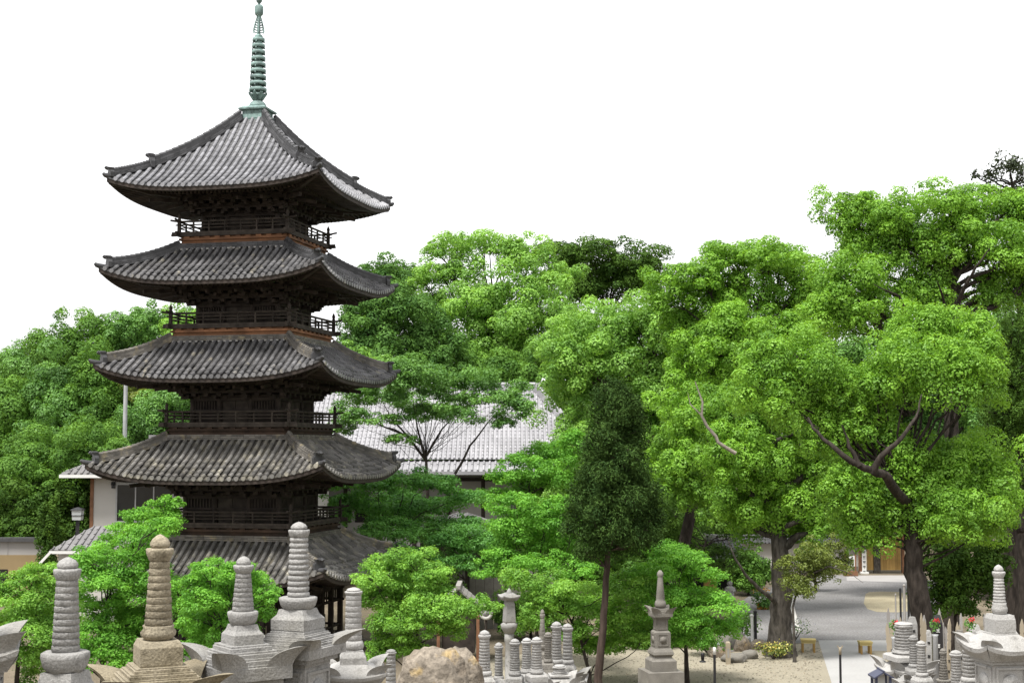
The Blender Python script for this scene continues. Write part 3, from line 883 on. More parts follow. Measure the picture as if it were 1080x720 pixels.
b = MB(); b.lathe([(.15, zt), (.15, zt+.08), (.02, zt + .2)], 12); b.tube([(0, 0, zt - .5), (.6, 0, zt - .4), (.9, 0, zt - .4)], .05, 6); b.build('cap', M_['steel'], sp)

# --- gatehouse side: white wall, ochre timber doors
gw = empty('white_wall', (at(850, 600, 113).x, 113, 0)); ox = gw.location.x
tag(gw, 'white plastered boundary wall with a tiled coping at the back of the road', 'wall')
xa, xb = at(700, 600, 113).x - ox, at(905, 600, 113).x - ox
zt = at(880, 573, 113).z
b = MB(); b.box(xa, xb, 0, .4, .5, zt); b.build('face', M_['plaster'], gw)
b = MB(); b.box(xa, xb, -.06, .46, 0, .497); b.build('stone_foot', M_['stone_dark'], gw)
b = MB()
tiled_slope(b, (xa, .2, zt + .5), (xb, .2, zt + .5), (xb, -.5, zt + .05), (xa, -.5, zt + .05), .3, rh, 0, .06, .5)
tiled_slope(b, (xb, .2, zt + .5), (xa, .2, zt + .5), (xa, .9, zt + .05), (xb, .9, zt + .05), .3, rh, 0, .06, .5)
b.tube([(xa, .2, zt + .6), (xb, .2, zt + .6)], .12, 8); b.build('coping', M_['ridge_dark'], gw)
gt = empty('timber_gate', (at(925, 600, 112.5).x, 112.5, 0)); ox = gt.location.x
tag(gt, 'ochre boarded timber gate with a grey post behind the large tree', 'gate')
zt = at(925, 566, 112).z
def gx(px): return at(px, 590, 112.5).x - ox
for a_, c_ in ((914.5, 921), (928.5, 950)):
    b = MB(); n = max(2, int((gx(c_) - gx(a_))/.22))
    for i in range(n):
        p0 = gx(a_) + (gx(c_) - gx(a_))*i/n; p1 = gx(a_) + (gx(c_) - gx(a_))*(i+1)/n
        b.box(p0 + .006, p1 - .006, -.05, .05, .25, zt, 0, rh.random())
    b.build('door_leaf', M_['ochre'], gt)
b = MB()
b.box(gx(921.3), gx(928.2), -.15, .15, 0, zt + .3); b.build('post', M_['bark_grey'], gt)
b = MB()
for px in (906, 951): b.box(gx(px), gx(px + 2.5), -.2, .2, 0, zt + .3)
b.box(gx(905), gx(955), -.25, .25, zt + .303, zt + .65)
b.build('gate_frame', M_['brownwood'], gt)
b = MB(); 
tiled_slope(b, (gx(898), .1, zt + 2.0), (gx(962), .1, zt + 2.0), (gx(964), -1.6, zt + .7), (gx(896), -1.6, zt + .7), .35, rh, 0, .07, .5)
tiled_slope(b, (gx(962), .1, zt + 2.0), (gx(898), .1, zt + 2.0), (gx(896), 1.8, zt + .7), (gx(964), 1.8, zt + .7), .35, rh, 0, .07, .5)
b.build('roof', M_['grey_tile'], gt)
# vertical name board with black lettering
nb = empty('name_board', (at(911.5, 600, 112).x, 112, 0))
tag(nb, 'tall white vertical board with black lettering beside the ochre gate', 'sign')
zb, zt2 = at(911, 606, 112).z, at(911, 579, 112).z
zb = max(zb, .15)
b = MB(); b.box(-.16, .16, -.03, .03, zb, zt2); b.box(-.3, .3, -.25, .25, 0, zb-.003); b.build('board', M_['white'], nb)
def strokes(b, x, y, z, s, rng):
    """one brush-written character: a few short bars"""
    k = rng.randint(0, 3)
    hs_ = [(-.5, .42, .5, .42), (-.4, .1, .4, .1), (-.5, -.45, .5, -.45)][: 2 + rng.randint(0, 1)]
    vs_ = [(0, .5, 0, -.5), (-.35, .42, -.35, -.1), (.35, .42, .35, -.4)][: 1 + rng.randint(0, 2)]
    for (xa, za, xb, zb_) in hs_ + vs_ + ([(-.1, 0, -.5, -.5), (.1, 0, .5, -.5)] if k > 1 else []):
        b.bar((x + xa*s, y, z + za*s), (x + xb*s, y, z + zb_*s), .008, s*.16, up=(0, 1, 0) if False else (0, 0, 1))
b = MB()
for i in range(5): strokes(b, 0, -.036, zt2 - .25 - i*.38, .22, rh)
b.build('lettering', M_['ink'], nb)
nt_ = empty('notice_stand', (at(897, 606, 110).x, 110, 0))
tag(nt_, 'small white notice on two brown legs in front of the white wall', 'notice')
b = MB(); b.box(-.36, .36, -.02, .02, .75, 1.55); b.build('board', M_['white'], nt_)
for x in (-.4, .4):
    b = MB(); b.box(x-.05, x+.05, -.05, .05, 0, 1.65); b.build('leg', M_['brownwood'], nt_)
b = MB(); b.box(-.5, .5, -.3, .3, .0, .38); b.box(-.45, .45, -.32, -.3, .05, .33); b.build('box', M_['brownwood'], nt_)

# --- dark roofed building behind the pines, right of centre
db = empty('dark_hall', (at(745, 600, 100).x, 100, 0)); ox = db.location.x
tag(db, 'dark timber building with pale ridge tiles half hidden by the black pine', 'building')
zt = at(745, 592, 100).z
b = MB(); b.box(-4.5, 3.2, 0, 6, 0, zt); b.build('wall', M_['dark_in'], db)
b = MB()
zr = at(745, 566, 102).z; ze = at(745, 589, 99).z
tiled_slope(b, (-5, 3, zr), (2.2, 3, zr - .2), (4, -1, ze), (-5.6, -1, ze), .36, rh, 0, .07, .6)
tiled_slope(b, (2.2, 3, zr), (-5, 3, zr), (-5.6, 7, ze), (4, 7, ze), .36, rh, 0, .07, .6)
rf = b.build('roof', M_['ridge_dark'], db)
b = MB()
for i in range(10):
    x = -4.2 + i*.68
    b.box(x, x + .52, 2.7, 3.1, zr - .05 - .03*i, zr + .42 - .04*i)
b.build('ridge_tile', M_['stone_pale'], rf)

# --- thatch-brown shrine roof at (498, 630)
sh = empty('small_shrine', (at(492, 640, 66).x, 66, 0)); ox = sh.location.x
tag(sh, 'small shrine with a steep brown plank roof right of the pagoda foot', 'shrine')
zr, ze = at(480, 618, 66).z, at(512, 643, 66).z
b = MB()
xr = at(484, 618, 66).x - ox; xe = at(513, 643, 66).x - ox
for s in (0, 1):
    for i in range(7):
        t0, t1 = i/7, (i+1)/7 + .02
        xa_, xb_ = xr + (xe - xr)*t0, xr + (xe - xr)*t1
        if s: xa_, xb_ = 2*xr - xa_, 2*xr - xb_
        za, zb = zr + (ze - zr)*t0, zr + (ze - zr)*t1
        b.add([(xa_, -1, za), (xb_, -1, zb + .03), (xb_, 1.4, zb + .03), (xa_, 1.4, za), (xa_, -1, za-.09), (xb_, -1, zb-.06), (xb_, 1.4, zb-.06), (xa_, 1.4, za-.09)],
              [(0,1,2,3),(7,6,5,4),(0,4,5,1),(1,5,6,2),(2,6,7,3),(3,7,4,0)], False, 0, rh.random())
b.bar((xr, -1.1, zr + .05), (xr, 1.5, zr + .05), .22, .16)
b.build('roof', M_['slat_old'], sh)
b = MB(); b.box(xr - .75, xr + .75, -.6, 1, .5, ze - .0); b.build('wall', M_['wood'], sh)
for x in (-.9, .9):
    b = MB(); b.box(xr + x - .07, xr + x + .07, -.85, -.71, 0, ze + .1); b.build('post', M_['brownwood'], sh)

# --- grey rubble fence wall behind it
fw = empty('garden_wall', (at(515, 620, 78).x, 78, 0))
tag(fw, 'grey plank garden wall in the shade of the maples right of the pagoda', 'wall')
zt = at(515, 598, 78).z
b = MB()
for i in range(14):
    b.box(-3.2 + i*.5, -2.72 + i*.5, 0, .12, 0, zt, 0, rh.random())
b.build('panel', M_['stone_dark'], fw)
b = MB()
for i in range(4): b.box(-3.3 + i*2.1, -3.12 + i*2.1, -.08, .18, 0, zt + .1)
b.build('post', M_['wood'], fw)
# --- pale gable roof in the trees (490, 555)
gb = empty('garden_pavilion', (at(487, 560, 92).x, 92, 0)); ox = gb.location.x
tag(gb, 'pavilion with a plain grey hipped roof among the maples before the hall', 'pavilion')
zr, ze = at(487, 541, 92).z, at(487, 562, 92).z
b = MB()
tiled_slope(b, (-.2, .5, zr), (.3, .5, zr), (3.6, -2.2, ze), (-3.6, -2.2, ze), .34, rh, 0, .05, .6)
tiled_slope(b, (.3, .5, zr), (.3, .6, zr), (3.6, 3.2, ze), (3.6, -2.2, ze), .34, rh, 0, .05, .6)
tiled_slope(b, (-.2, .6, zr), (-.2, .5, zr), (-3.6, -2.2, ze), (-3.6, 3.2, ze), .34, rh, 0, .05, .6)
b.build('roof', M_['grey_tile'], gb)
b = MB(); b.box(-2.6, 2.6, -1.3, 2.4, 0, ze + .1); b.build('wall', M_['wood'], gb)

# ================================================================== stone stupas
rs = random.Random(77)
def panel(b, x0, x1, z0, z1, y, t, M=None, d=.02):
    """raised frame on a face looking to -y"""
    b.box(x0, x1, y-d, y+.01, z0, z0+t, M=M); b.box(x0, x1, y-d, y+.01, z1-t, z1, M=M)
    b.box(x0, x0+t, y-d, y+.01, z0+t, z1-t, M=M); b.box(x1-t, x1, y-d, y+.01, z0+t, z1-t, M=M)

def finial_mesh(H, r, style, rings=9, taper=.72):
    """ringed stone spire: collar lotus, nine rings, upper lotus and jewel"""
    b = MB()
    pet = lambda a, z: 1 + .05*abs(math.cos(4*a))
    hb = H*style.get('block', .17); w = r*style.get('blockw', 1.55)
    z = 0
    kind = style.get('foot', 'flare')
    if kind == 'flare':      # square block with concave shoulders rising to a bowl
        b.sq([(w, 0), (w, hb*.50), (w*.80, hb*.72), (w*.70, hb*1.0)])
        z = hb
        bw = H*style.get('bowl', .11)
        b.lathe([(w*.72, z), (w*.86, z+bw*.25), (w*.95, z+bw*.7), (w*.95, z+bw*.95), (w*.85, z+bw), (r, z+bw)], 20, wob=pet)
        z += bw
    elif kind == 'block':    # plain block, round lower lotus
        b.sq([(w*.98, 0), (w, hb*.08), (w, hb*.75), (w*.86, hb)])
        z = hb
        bw = H*style.get('bowl', .12)
        b.lathe([(r*.92, z), (r*1.18, z+bw*.3), (r*1.2, z+bw*.55), (r*1.02, z+bw*.8), (r*1.08, z+bw), (r, z+bw)], 20, wob=pet)
        z += bw
    else:                    # slim: small square foot with a thin neck
        b.sq([(w, 0), (w, hb*.45), (w*.74, hb*.9), (w*.74, hb)])
        z = hb
        bw = H*style.get('bowl', .09)
        b.lathe([(r*1.0, z), (r*1.18, z+bw*.3), (r*1.15, z+bw*.7), (r, z+bw)], 18, wob=pet)
        z += bw
    zt = H*style.get('ringtop', .78)
    n = rings; g = style.get('groove', .90)
    prof = []
    for i in range(n):
        f0, f1 = i/n, (i+1)/n
        ra = r*(1 + (taper-1)*f0); rb_ = r*(1 + (taper-1)*f1)
        za, zb = z + (zt-z)*f0, z + (zt-z)*f1
        h_ = zb - za
        if style.get('round'):
            prof += [(ra*g, za), (ra*.98, za+h_*.2), (ra*1.02, za+h_*.5), (rb_*1.0, za+h_*.82), (rb_*g, zb-h_*.02)]
        else:
            prof += [(ra*g, za), (ra*g, za+h_*.13), (ra*g, za+h_*.13), (ra, za+h_*.2), (rb_*.99, za+h_*.92), (rb_*.99, za+h_*.92), (rb_*g, zb-h_*.0)]
    b.lathe(prof, 20)
    rt = r*taper
    cw = style.get('collar', 1.25)
    hz = H - zt
    b.lathe([(rt*.9, zt), (rt*1.0, zt+hz*.05), (rt*cw, zt+hz*.30), (rt*cw*1.03, zt+hz*.42), (rt*cw*.98, zt+hz*.48), (rt*.8, zt+hz*.50)], 20, wob=pet)
    jr = rt*style.get('jewel', 1.05)
    b.lathe([(jr*.85, zt+hz*.50), (jr*.98, zt+hz*.58), (jr*.97, zt+hz*.68), (jr*.75, zt+hz*.83), (jr*.35, zt+hz*.95), (jr*.06, zt+hz)], 20)
    b.v = [(x + rs.gauss(0, r*.014), y + rs.gauss(0, r*.014), z + rs.gauss(0, r*.010)) for x, y, z in b.v]
    return b

def horn_mesh(cw, size, height, flare, up):
    """one corner leaf of the cap: a thick folded petal that flares outwards to a blunt tip"""
    b = MB()
    N = 10
    vs, fs = [], []
    for i in range(N+1):
        t = i/N
        w = size*max(.0, 1 - t**2.6)**.75 + size*.05
        c = cw*.98 + flare*(.25*t + .75*t**1.8)
        z = height*(t**.9)
        dip = height*.10*(1-t)*t*4
        # outer corner, right edge, right shoulder, inner crest, left shoulder, left edge
        vs += [(c, -c, z), (c - .0, -c + w*.5, z + dip*.3), (c - w*.04, -c + w, z + dip), (c - w*.55, -c + w*.72, z + dip*.6), (c - w*.72, -c + w*.55, z + dip*.6), (c - w, -c + w*.04, z + dip), (c - w*.5, -c, z + dip*.3)]
    n = 7
    for i in range(N):
        for k in range(n):
            k2 = (k+1) % n
            fs.append((i*n+k, i*n+k2, (i+1)*n+k2, (i+1)*n+k))
    fs += [tuple(reversed(range(n))), tuple(range(N*n, N*n+n))]
    b.add(vs, fs, False)
    return b

def cap_mesh(cw, hc, steps, kind):
    b = MB()
    if kind == 'steps':
        # lower steps, brim, then stepped top
        b.sq([(cw*.62, -hc*.55), (cw*.62, -hc*.40), (cw*.76, -hc*.40), (cw*.76, -hc*.22), (cw*.92, -hc*.22), (cw*.92, 0)])
        for i in range(steps):
            f = i/steps
            w0 = cw*(.92 - .50*f); z0 = hc*.62*f
            b.sq([(w0, z0), (w0, z0 + hc*.62/steps*.62), (w0*.95, z0 + hc*.62/steps*.70), (w0*.95, z0 + hc*.62/steps)])
    else:
        # curved canopy: brim dips between the corners
        N = 12
        for k in range(4):
            M = Matrix.Rotation(k*PI/2, 4, 'Z')
            def brim(x):
                e = abs(x)/cw
                return (-cw*(1.0 + .04*e**3), hc*.28*(e**2.2) - hc*.10 + hc*.10*math.cos(e*PI*2)*0)
            for i in range(N):
                xa, xb = -cw + 2*cw*i/N, -cw + 2*cw*(i+1)/N
                (ya, za), (yb, zb) = brim(xa), brim(xb)
                ia, ib = xa*.42, xb*.42
                ma, mb = xa*.72, xb*.72
                zi = hc*.58; zm = hc*.26
                b.add([(xa*1.04,ya,za+hc*.12),(xb*1.04,yb,zb+hc*.12),(mb,-cw*.72,zm+hc*.10*(abs(xb)/cw)**2),(ma,-cw*.72,zm+hc*.10*(abs(xa)/cw)**2),(ib,-cw*.42,zi),(ia,-cw*.42,zi)],
                      [(0,1,2,3),(3,2,4,5)], True, 0, .5, M)
                la, lb = xa*.78, xb*.78
                dza = hc*.20*(1-(abs(xa)/cw)**2); dzb = hc*.20*(1-(abs(xb)/cw)**2)
                b.add([(xa*1.04,ya,za+hc*.12),(xb*1.04,yb,zb+hc*.12),(xb*1.0,yb*.98,zb-hc*.05),(xa*1.0,ya*.98,za-hc*.05),(lb,-cw*.78,-hc*.40+0*dzb),(la,-cw*.78,-hc*.40)],
                      [(1,0,3,2),(2,3,5,4)], False, 0, .5, M)
        b.sq([(cw*.70, -hc*.55), (cw*.70, -hc*.40), (cw*.79, -hc*.40), (cw*.79, -hc*.30)])
        b.sq([(cw*.42, hc*.2), (cw*.42, hc*.62)])
    return b

def stupa(px, py_top, Y, label, fin_px, stem_px, cap_px, style, capkind='steps', group='stone stupas of the graveyard', m='stone', yaw=0, horn=(.5, .8, .25), body=.62, name='stone_stupa', base_z=None, full=True, steps=4):
    top = at(px, py_top, Y)
    k = Y/F_PX
    H = fin_px*k; r = stem_px*k/2; cw = cap_px*k/2*.86
    gz = terrain(Y) if base_z is None else base_z
    e = empty(name, (top.x, Y, gz), R(yaw))
    tag(e, label, 'stupa', group)
    mt = M_[m]
    zc = top.z - H - gz            # top of cap
    o = finial_mesh(H, r, style, style.get('rings', 9), style.get('taper', .74)).build('finial', mt, e, (0, 0, zc))
    hc = cw*style.get('caph', .75)
    top_h = hc*.62 if capkind == 'steps' else hc*.62
    zb = zc - top_h
    cap = cap_mesh(cw, hc, steps, capkind).build('cap', mt, e, (0, 0, zb))
    sz_, hh, fl = horn
    if capkind == 'steps' or horn[0] > 0:
        for q in range(4):
            h_ = horn_mesh(cw*.92, cw*sz_, hc*hh, cw*fl, True).build('cap_corner', mt, e, (0, 0, zb + .004))
            h_.rotation_euler = (0, 0, q*PI/2)
    z1 = zb - hc*.55
    # body, pedestal and plinths down to the ground
    bh = min(z1*.42, cw*1.25)
    bw = cw*body
    b = MB(); b.sq([(bw*.97, 0), (bw, .01), (bw, bh-.01), (bw*.97, bh)])
    for q in rot4:
        panel(b, -bw*.86, bw*.86, bh*.08, bh*.92, -bw, bw*.12, q)
        b.lathe([(bw*.5, 0), (bw*.5, .03)], 16, M=q @ Matrix.Translation((0, -bw + .012, bh*.5)) @ Matrix.Rotation(R(90), 4, 'X'))
    b.build('body', mt, e, (0, 0, z1 - bh - .002))
    z2 = z1 - bh - .004
    ph = z2*.52
    b = MB(); pw = cw*.86
    b.sq([(pw, 0), (pw, ph*.72), (pw*.92, ph*.74), (pw*.92, ph*.84), (pw*.80, ph*.88), (pw*.80, ph)])
    for q in rot4: panel(b, -pw*.8, pw*.8, ph*.12, ph*.64, -pw, pw*.09, q)
    b.build('pedestal', mt, e, (0, 0, z2 - ph))
    z3 = z2 - ph - .002
    b = MB(); b.sq([(cw*1.45, -.3), (cw*1.45, z3*.5), (cw*1.2, z3*.5), (cw*1.2, z3)]); b.build('plinth', mt, e)
    return e

G1 = 'stone stupas in the front row'
stupa(-26, 596, 12.0, 'grey stupa cut off by the left edge, only the corner of its cap showing', 72, 26, 104, dict(foot='block', groove=.9), 'canopy', G1, 'stone', 18, horn=(.7, .85, .28), steps=3)
stupa(71.5, 587, 12.3, 'grey stupa with a petal-carved bowl under its straight spire, second from the left edge', 158, 29, 150, dict(foot='flare', block=.255, bowl=.13, blockw=1.72, rings=11, taper=.78, ringtop=.85, collar=1.18, jewel=.98, groove=.93), 'steps', G1, 'stone', -14, steps=4)
stupa(169, 563, 13.5, 'yellowish stained stupa with a broad ringed spire above a stepped cap', 134, 29, 126, dict(foot='block', block=.19, bowl=.11, blockw=1.5, rings=9, taper=.72, ringtop=.79, collar=1.28, jewel=1.0, groove=.92), 'steps', G1, 'stone_warm', 24, horn=(.55, .50, .30), steps=5)
stupa(257, 586, 14.2, 'stupa with a tapering spire and curled cap corners, just right of the yellowish one', 90, 23, 98, dict(foot='flare', block=.22, bowl=.15, blockw=1.42, rings=8, taper=.68, ringtop=.80, collar=1.3, jewel=1.0, groove=.95, caph=.95), 'steps', G1, 'stone', 35, horn=(.64, .60, .30), steps=4)
stupa(315.5, 550, 14.6, 'tallest front stupa, its rounded ringed spire on a flared square foot and broad cap', 110, 23, 92, dict(foot='flare', block=.185, bowl=.11, blockw=1.75, rings=11, taper=.82, ringtop=.855, collar=1.12, jewel=.95, round=True, groove=.86, caph=.8), 'steps', G1, 'stone', -24, horn=(.60, .50, .40), steps=5)
stupa(373, 619, 15.4, 'slim stupa with a narrow spire on a petal-shaped flat cap, left of the brown rock', 77, 18, 76, dict(foot='slim', block=.17, bowl=.12, blockw=1.5, rings=8, taper=.90, ringtop=.90, collar=1.08, jewel=.95, groove=.95, caph=.62), 'canopy', G1, 'stone_pale', 8, horn=(.5, .75, .30))
stupa(412.5, 684, 19.0, 'small stupa whose spire shows between the petal-capped one and the brown rock', 50, 11, 46, dict(foot='slim', rings=7, taper=.85, ringtop=.88, collar=1.15, groove=.92), 'canopy', G1, 'stone', 12, horn=(0, .7, .2))

G2 = 'clustered stupas behind the brown rock'
mid = [(511, 664, 24, 56, 13, 40, 'stone_pale', 'thick ringed spire standing right beside the brown rock', .78),
       (526, 677, 25.5, 46, 9, 34, 'stone', 'short thin spire, second to the right of the brown rock', .85),
       (543, 673, 25, 46, 11, 36, 'stone', 'ringed spire with a dark rounded cap, third to the right of the brown rock', .82),
       (555.5, 672, 25.6, 44, 11, 36, 'stone_pale', 'pale spire with a narrow neck, fourth to the right of the brown rock', .82),
       (566, 671, 25.0, 46, 12, 38, 'stone_pale', 'thick pale spire just left of the small tightly ringed one', .8),
       (578, 666, 27, 38, 8, 30, 'stone_dark', 'small tightly ringed spire before the two tall straight spires', .9),
       (587, 655, 28, 52, 11, 44, 'stone', 'taller straight spire, left one of the pair beside the cypress trunk', .88),
       (598.5, 657, 28.6, 50, 11, 46, 'stone', 'straight spire with a pointed jewel, nearest of its cluster to the cypress trunk', .86)]
for (px, py, Y, f, s, c, m, lab, tp) in mid:
    stupa(px, py, Y, lab, f, s, c, dict(foot=rs.choice(['slim', 'block']), rings=rs.randint(8, 10), taper=tp, ringtop=.83, collar=1.22, jewel=1.05, groove=.88), rs.choice(['canopy', 'steps']), G2, m, rs.uniform(-30, 30), horn=(.5, .8, .3))
stupa(572, 642, 33, 'slender stupa with a smooth tapering spire, farthest of the cluster behind the rock', 50, 8, 30, dict(foot='flare', rings=6, taper=.5, ringtop=.80, collar=1.3, jewel=1.1, groove=.97), 'canopy', G2, 'stone_dark', 10, horn=(0, .7, .2))
stupa(590, 700, 26, 'squat stupa with a round-arched cap in front of the paired straight spires', 12, 14, 44, dict(foot='block', rings=2, taper=.8, ringtop=.6), 'canopy', G2, 'stone_pale', 5, horn=(.5, .8, .25))

G3 = 'stupas in the right hand graveyard'
stupa(1053, 595, 19.5, 'largest stupa of the right graveyard with a ringed spire on a wide canopy cap', 70, 13, 74, dict(foot='block', block=.27, bowl=.17, blockw=1.75, rings=8, taper=.76, ringtop=.80, collar=1.3, jewel=1.0, round=True, groove=.9, caph=.8), 'canopy', G3, 'stone_pale', 10, horn=(.5, .5, .22), body=.60)
right = [(953, 655, 24.5, 40, 21, 52, 'stone_pale', 'very thick low ringed spire, leftmost of the right graveyard', .85, 'block', 'canopy'),
         (963, 669, 24, 40, 9, 34, 'stone', 'thin pointed spire between the very thick one and the camphor trunk', .85, 'slim', 'canopy'),
         (971.5, 675, 22.5, 44, 11, 44, 'stone_pale', 'ringed spire with a round head touching the left side of the camphor trunk', .78, 'slim', 'canopy'),
         (994.5, 683, 22, 44, 10, 30, 'stone_dark', 'greenish grey spire just right of the camphor trunk', .62, 'flare', 'canopy'),
         (1008, 685, 21.5, 46, 11, 34, 'stone_pale', 'white ringed spire between the greenish one and the stout dome-topped one', .95, 'slim', 'canopy'),
         (1021.5, 666, 20.5, 62, 15, 40, 'stone_pale', 'stout spire with a large dome-shaped head left of the wide canopy cap', .88, 'slim', 'steps'),
         (1035, 664, 24, 52, 13, 36, 'stone', 'ringed spire half hidden under the wide canopy cap', .9, 'slim', 'canopy')]
for (px, py, Y, f, s, c, m, lab, tp, ft, ck) in right:
    stupa(px, py, Y, lab, f, s, c, dict(foot=ft, rings=9 if s < 18 else 7, taper=tp, ringtop=.83, collar=1.22 if s < 18 else 1.02, jewel=1.08, groove=.88), ck, G3, m, rs.uniform(-25, 25), horn=(.5, .8, .3))

# --- tall stone stupa on the gravel
e = empty('stone_stupa', (at(697, 700, 55).x, 55, 0), R(12))
tag(e, 'tall dark stone stupa with a slim plain spire alone on the gravel beside the cypress', 'stupa')
def zz(py): return at(697, py, 55).z
k = 55/F_PX; sd_ = M_['stone_dark']
H = zz(601) - zz(640)
b = MB()
b.lathe([(5*k, 0), (6.2*k, H*.06), (5.5*k, H*.16), (4.2*k, H*.2), (4.6*k, H*.24), (2.7*k, H*.80), (2.6*k, H*.82), (3.4*k, H*.86), (3.2*k, H*.93), (1.2*k, H)], 16)
b.build('finial', sd_, e, (0, 0, zz(640)))
cap_mesh(11*k, 10*k, 3, 'steps').build('cap', sd_, e, (0, 0, zz(647)))
for q in range(4):
    o = horn_mesh(10*k, 8*k, 9*k, 4*k, True).build('cap_corner', sd_, e, (0, 0, zz(648))); o.rotation_euler = (0, 0, q*PI/2)
b = MB(); hw1 = 6*k; h1 = zz(651) - zz(664); b.sq([(hw1, 0), (hw1, h1)])
for q in rot4: panel(b, -hw1*.8, hw1*.8, h1*.1, h1*.9, -hw1, hw1*.14, q)
b.build('body', sd_, e, (0, 0, zz(664)))
b = MB(); hw2 = 8.2*k; h2 = zz(664) - zz(682); b.sq([(hw2, 0), (hw2, h2*.9), (hw2*.8, h2-.003)])
for q in rot4:
    panel(b, -hw2*.7, hw2*.7, h2*.12, h2*.84, -hw2, hw2*.13, q)
    b.lathe([(hw2*.42, 0), (hw2*.42, .05)], 18, M=q @ Matrix.Translation((0, -hw2 + .02, h2*.48)) @ Matrix.Rotation(R(90), 4, 'X'))
b.build('body', sd_, e, (0, 0, zz(682)))
b = MB(); h3 = zz(682) - zz(693); b.sq([(10*k, 0), (9*k, h3*.2), (11*k, h3*.4), (10.5*k, h3*.65), (8.5*k, h3-.003)]); b.build('lotus_base', sd_, e, (0, 0, zz(693)))
b = MB(); h4 = zz(693) - zz(706); b.sq([(13*k, 0), (13*k, h4*.82), (11*k, h4-.003)]); b.build('pedestal', sd_, e, (0, 0, zz(706)))
b = MB(); b.sq([(26*k, 0), (26*k, .25), (19*k, .25), (19*k, zz(706)-.003)]); b.build('plinth', sd_, e)

# --- stone lantern at (537, 620..)
e = empty('stone_lantern', (at(537, 650, 58).x, 58, 0), R(20))
tag(e, 'stone lantern with an upswept cap under the maples behind the clustered spires', 'lantern')
k = 58/F_PX
def zz(py): return at(537, py, 58).z
b = MB(); b.lathe([(9*k, 0), (8*k, .3), (4.5*k, .45), (4*k, zz(668)-.4), (5*k, zz(668)-.3), (5*k, zz(668))], 14); b.build('shaft', M_['stone'], e)
b = MB(); b.lathe([(5*k, 0), (9*k, .25), (9.5*k, .40), (7*k, .45)], 6); b.build('platform', M_['stone'], e, (0, 0, zz(668)+.003))
b = MB(); hh = zz(630) - zz(655); b.sq([(5.4*k, 0), (4.6*k, hh*.7), (3.2*k, hh)])
b.build('fire_box', M_['stone'], e, (0, 0, zz(655) + .01))
b = MB(); b.box(-5.5*k, 5.5*k, -5.5*k, 5.5*k, zz(668)+.45, zz(655)); b.build('middle_block', M_['stone_dark'], e)
cap_mesh(9*k, 7*k, 2, 'canopy').build('cap', M_['stone'], e, (0, 0, zz(629)))
b = MB(); b.lathe([(2.6*k, 0), (3.2*k, 2*k), (2*k, 5*k), (.3*k, 7*k)], 12); b.build('jewel', M_['stone'], e, (0, 0, zz(627)))

# --- memorial rock
def rock(name, loc, sx, sy, sz, m, seed, label, cat='rock', sub=4, group=None):
    import bmesh
    from mathutils import noise as mn
    bm = bmesh.new()
    bmesh.ops.create_icosphere(bm, subdivisions=sub, radius=1)
    off = Vector((seed*3.1, seed*1.7, seed*.9))
    for v in bm.verts:
        d = v.co.normalized()
        n1 = mn.fractal(d*1.1 + off, 1, 2, 4); n2 = mn.noise(d*3.5 + off)
        cell = mn.cell(d*2.2 + off)
        v.co = d*(1 + .20*n1 + .10*n2 + .07*cell)
        v.co.x = math.copysign(abs(v.co.x)**.88, v.co.x)
        v.co.x *= sx; v.co.y *= sy; v.co.z *= sz
    me = bpy.data.meshes.new(name); bm.to_mesh(me); bm.free()
    me.materials.append(m)
    for p in me.polygons: p.use_smooth = True
    o = bpy.data.objects.new(name, me); COL.objects.link(o); o.location = loc
    return tag(o, label, cat, group)
k = 21/F_PX
rock('boulder', at(457, 716, 21) + Vector((0, 0, -.46)), 40*k, 32*k, 68*k, M_['rock'], 3, 'large rugged brown and ochre boulder standing among the front stupas', 'rock')
rock('boulder', at(487, 724, 21.8) + Vector((0, 0, -.40)), 28*k, 24*k, 66*k, M_['rock'], 15, 'narrower greyish boulder leaning behind the right side of the large brown one', 'rock')
# ================================================================== trees
def leaf_cloud(rng, clumps, leaf, counts, flat=0.35, up=0.35, elong=0.58, outward=0.8, hollow=0.55, rnd_clump=0.5, droop=0.0, tail=0.10):
    """leaf faces scattered through the volume of clumps; returns verts (n,4,3) and rnd (n)"""
    P, T_, B_, N_, Rn = [], [], [], [], []
    for (c, r), n in zip(clumps, counts):
        if n <= 0: continue
        d = rng.normal(size=(n, 3)); d[:, 2] += up
        d /= np.linalg.norm(d, axis=1)[:, None]
        rad = hollow + (1.0 - hollow) * rng.random(n)**0.6 + rng.exponential(tail, n)
        p = np.array(c) + d * rad[:, None] * np.array(r)
        nn = d * outward + rng.normal(size=(n, 3)) * 0.40
        nn[:, 2] += flat
        nn /= np.linalg.norm(nn, axis=1)[:, None]
        t = rng.normal(size=(n, 3))
        t[:, 2] -= droop
        t -= nn * np.sum(t*nn, axis=1)[:, None]
        t /= np.linalg.norm(t, axis=1)[:, None]
        b = np.cross(nn, t)
        s = leaf * (0.5 + 1.0*rng.random(n))
        P.append(p); T_.append(t * (s/2)[:, None]); B_.append(b * (s/2*elong)[:, None]); N_.append(nn * (s*0.10)[:, None])
        Rn.append(np.clip(rnd_clump*rng.random() + (1-rnd_clump)*rng.random(n), 0, 1))
    P, T_, B_, N_, Rn = map(np.concatenate, (P, T_, B_, N_, Rn))
    V = np.stack([P - T_, P + B_ + N_ - T_*0.1, P + T_, P - B_ + N_ - T_*0.1], axis=1)
    return V, Rn

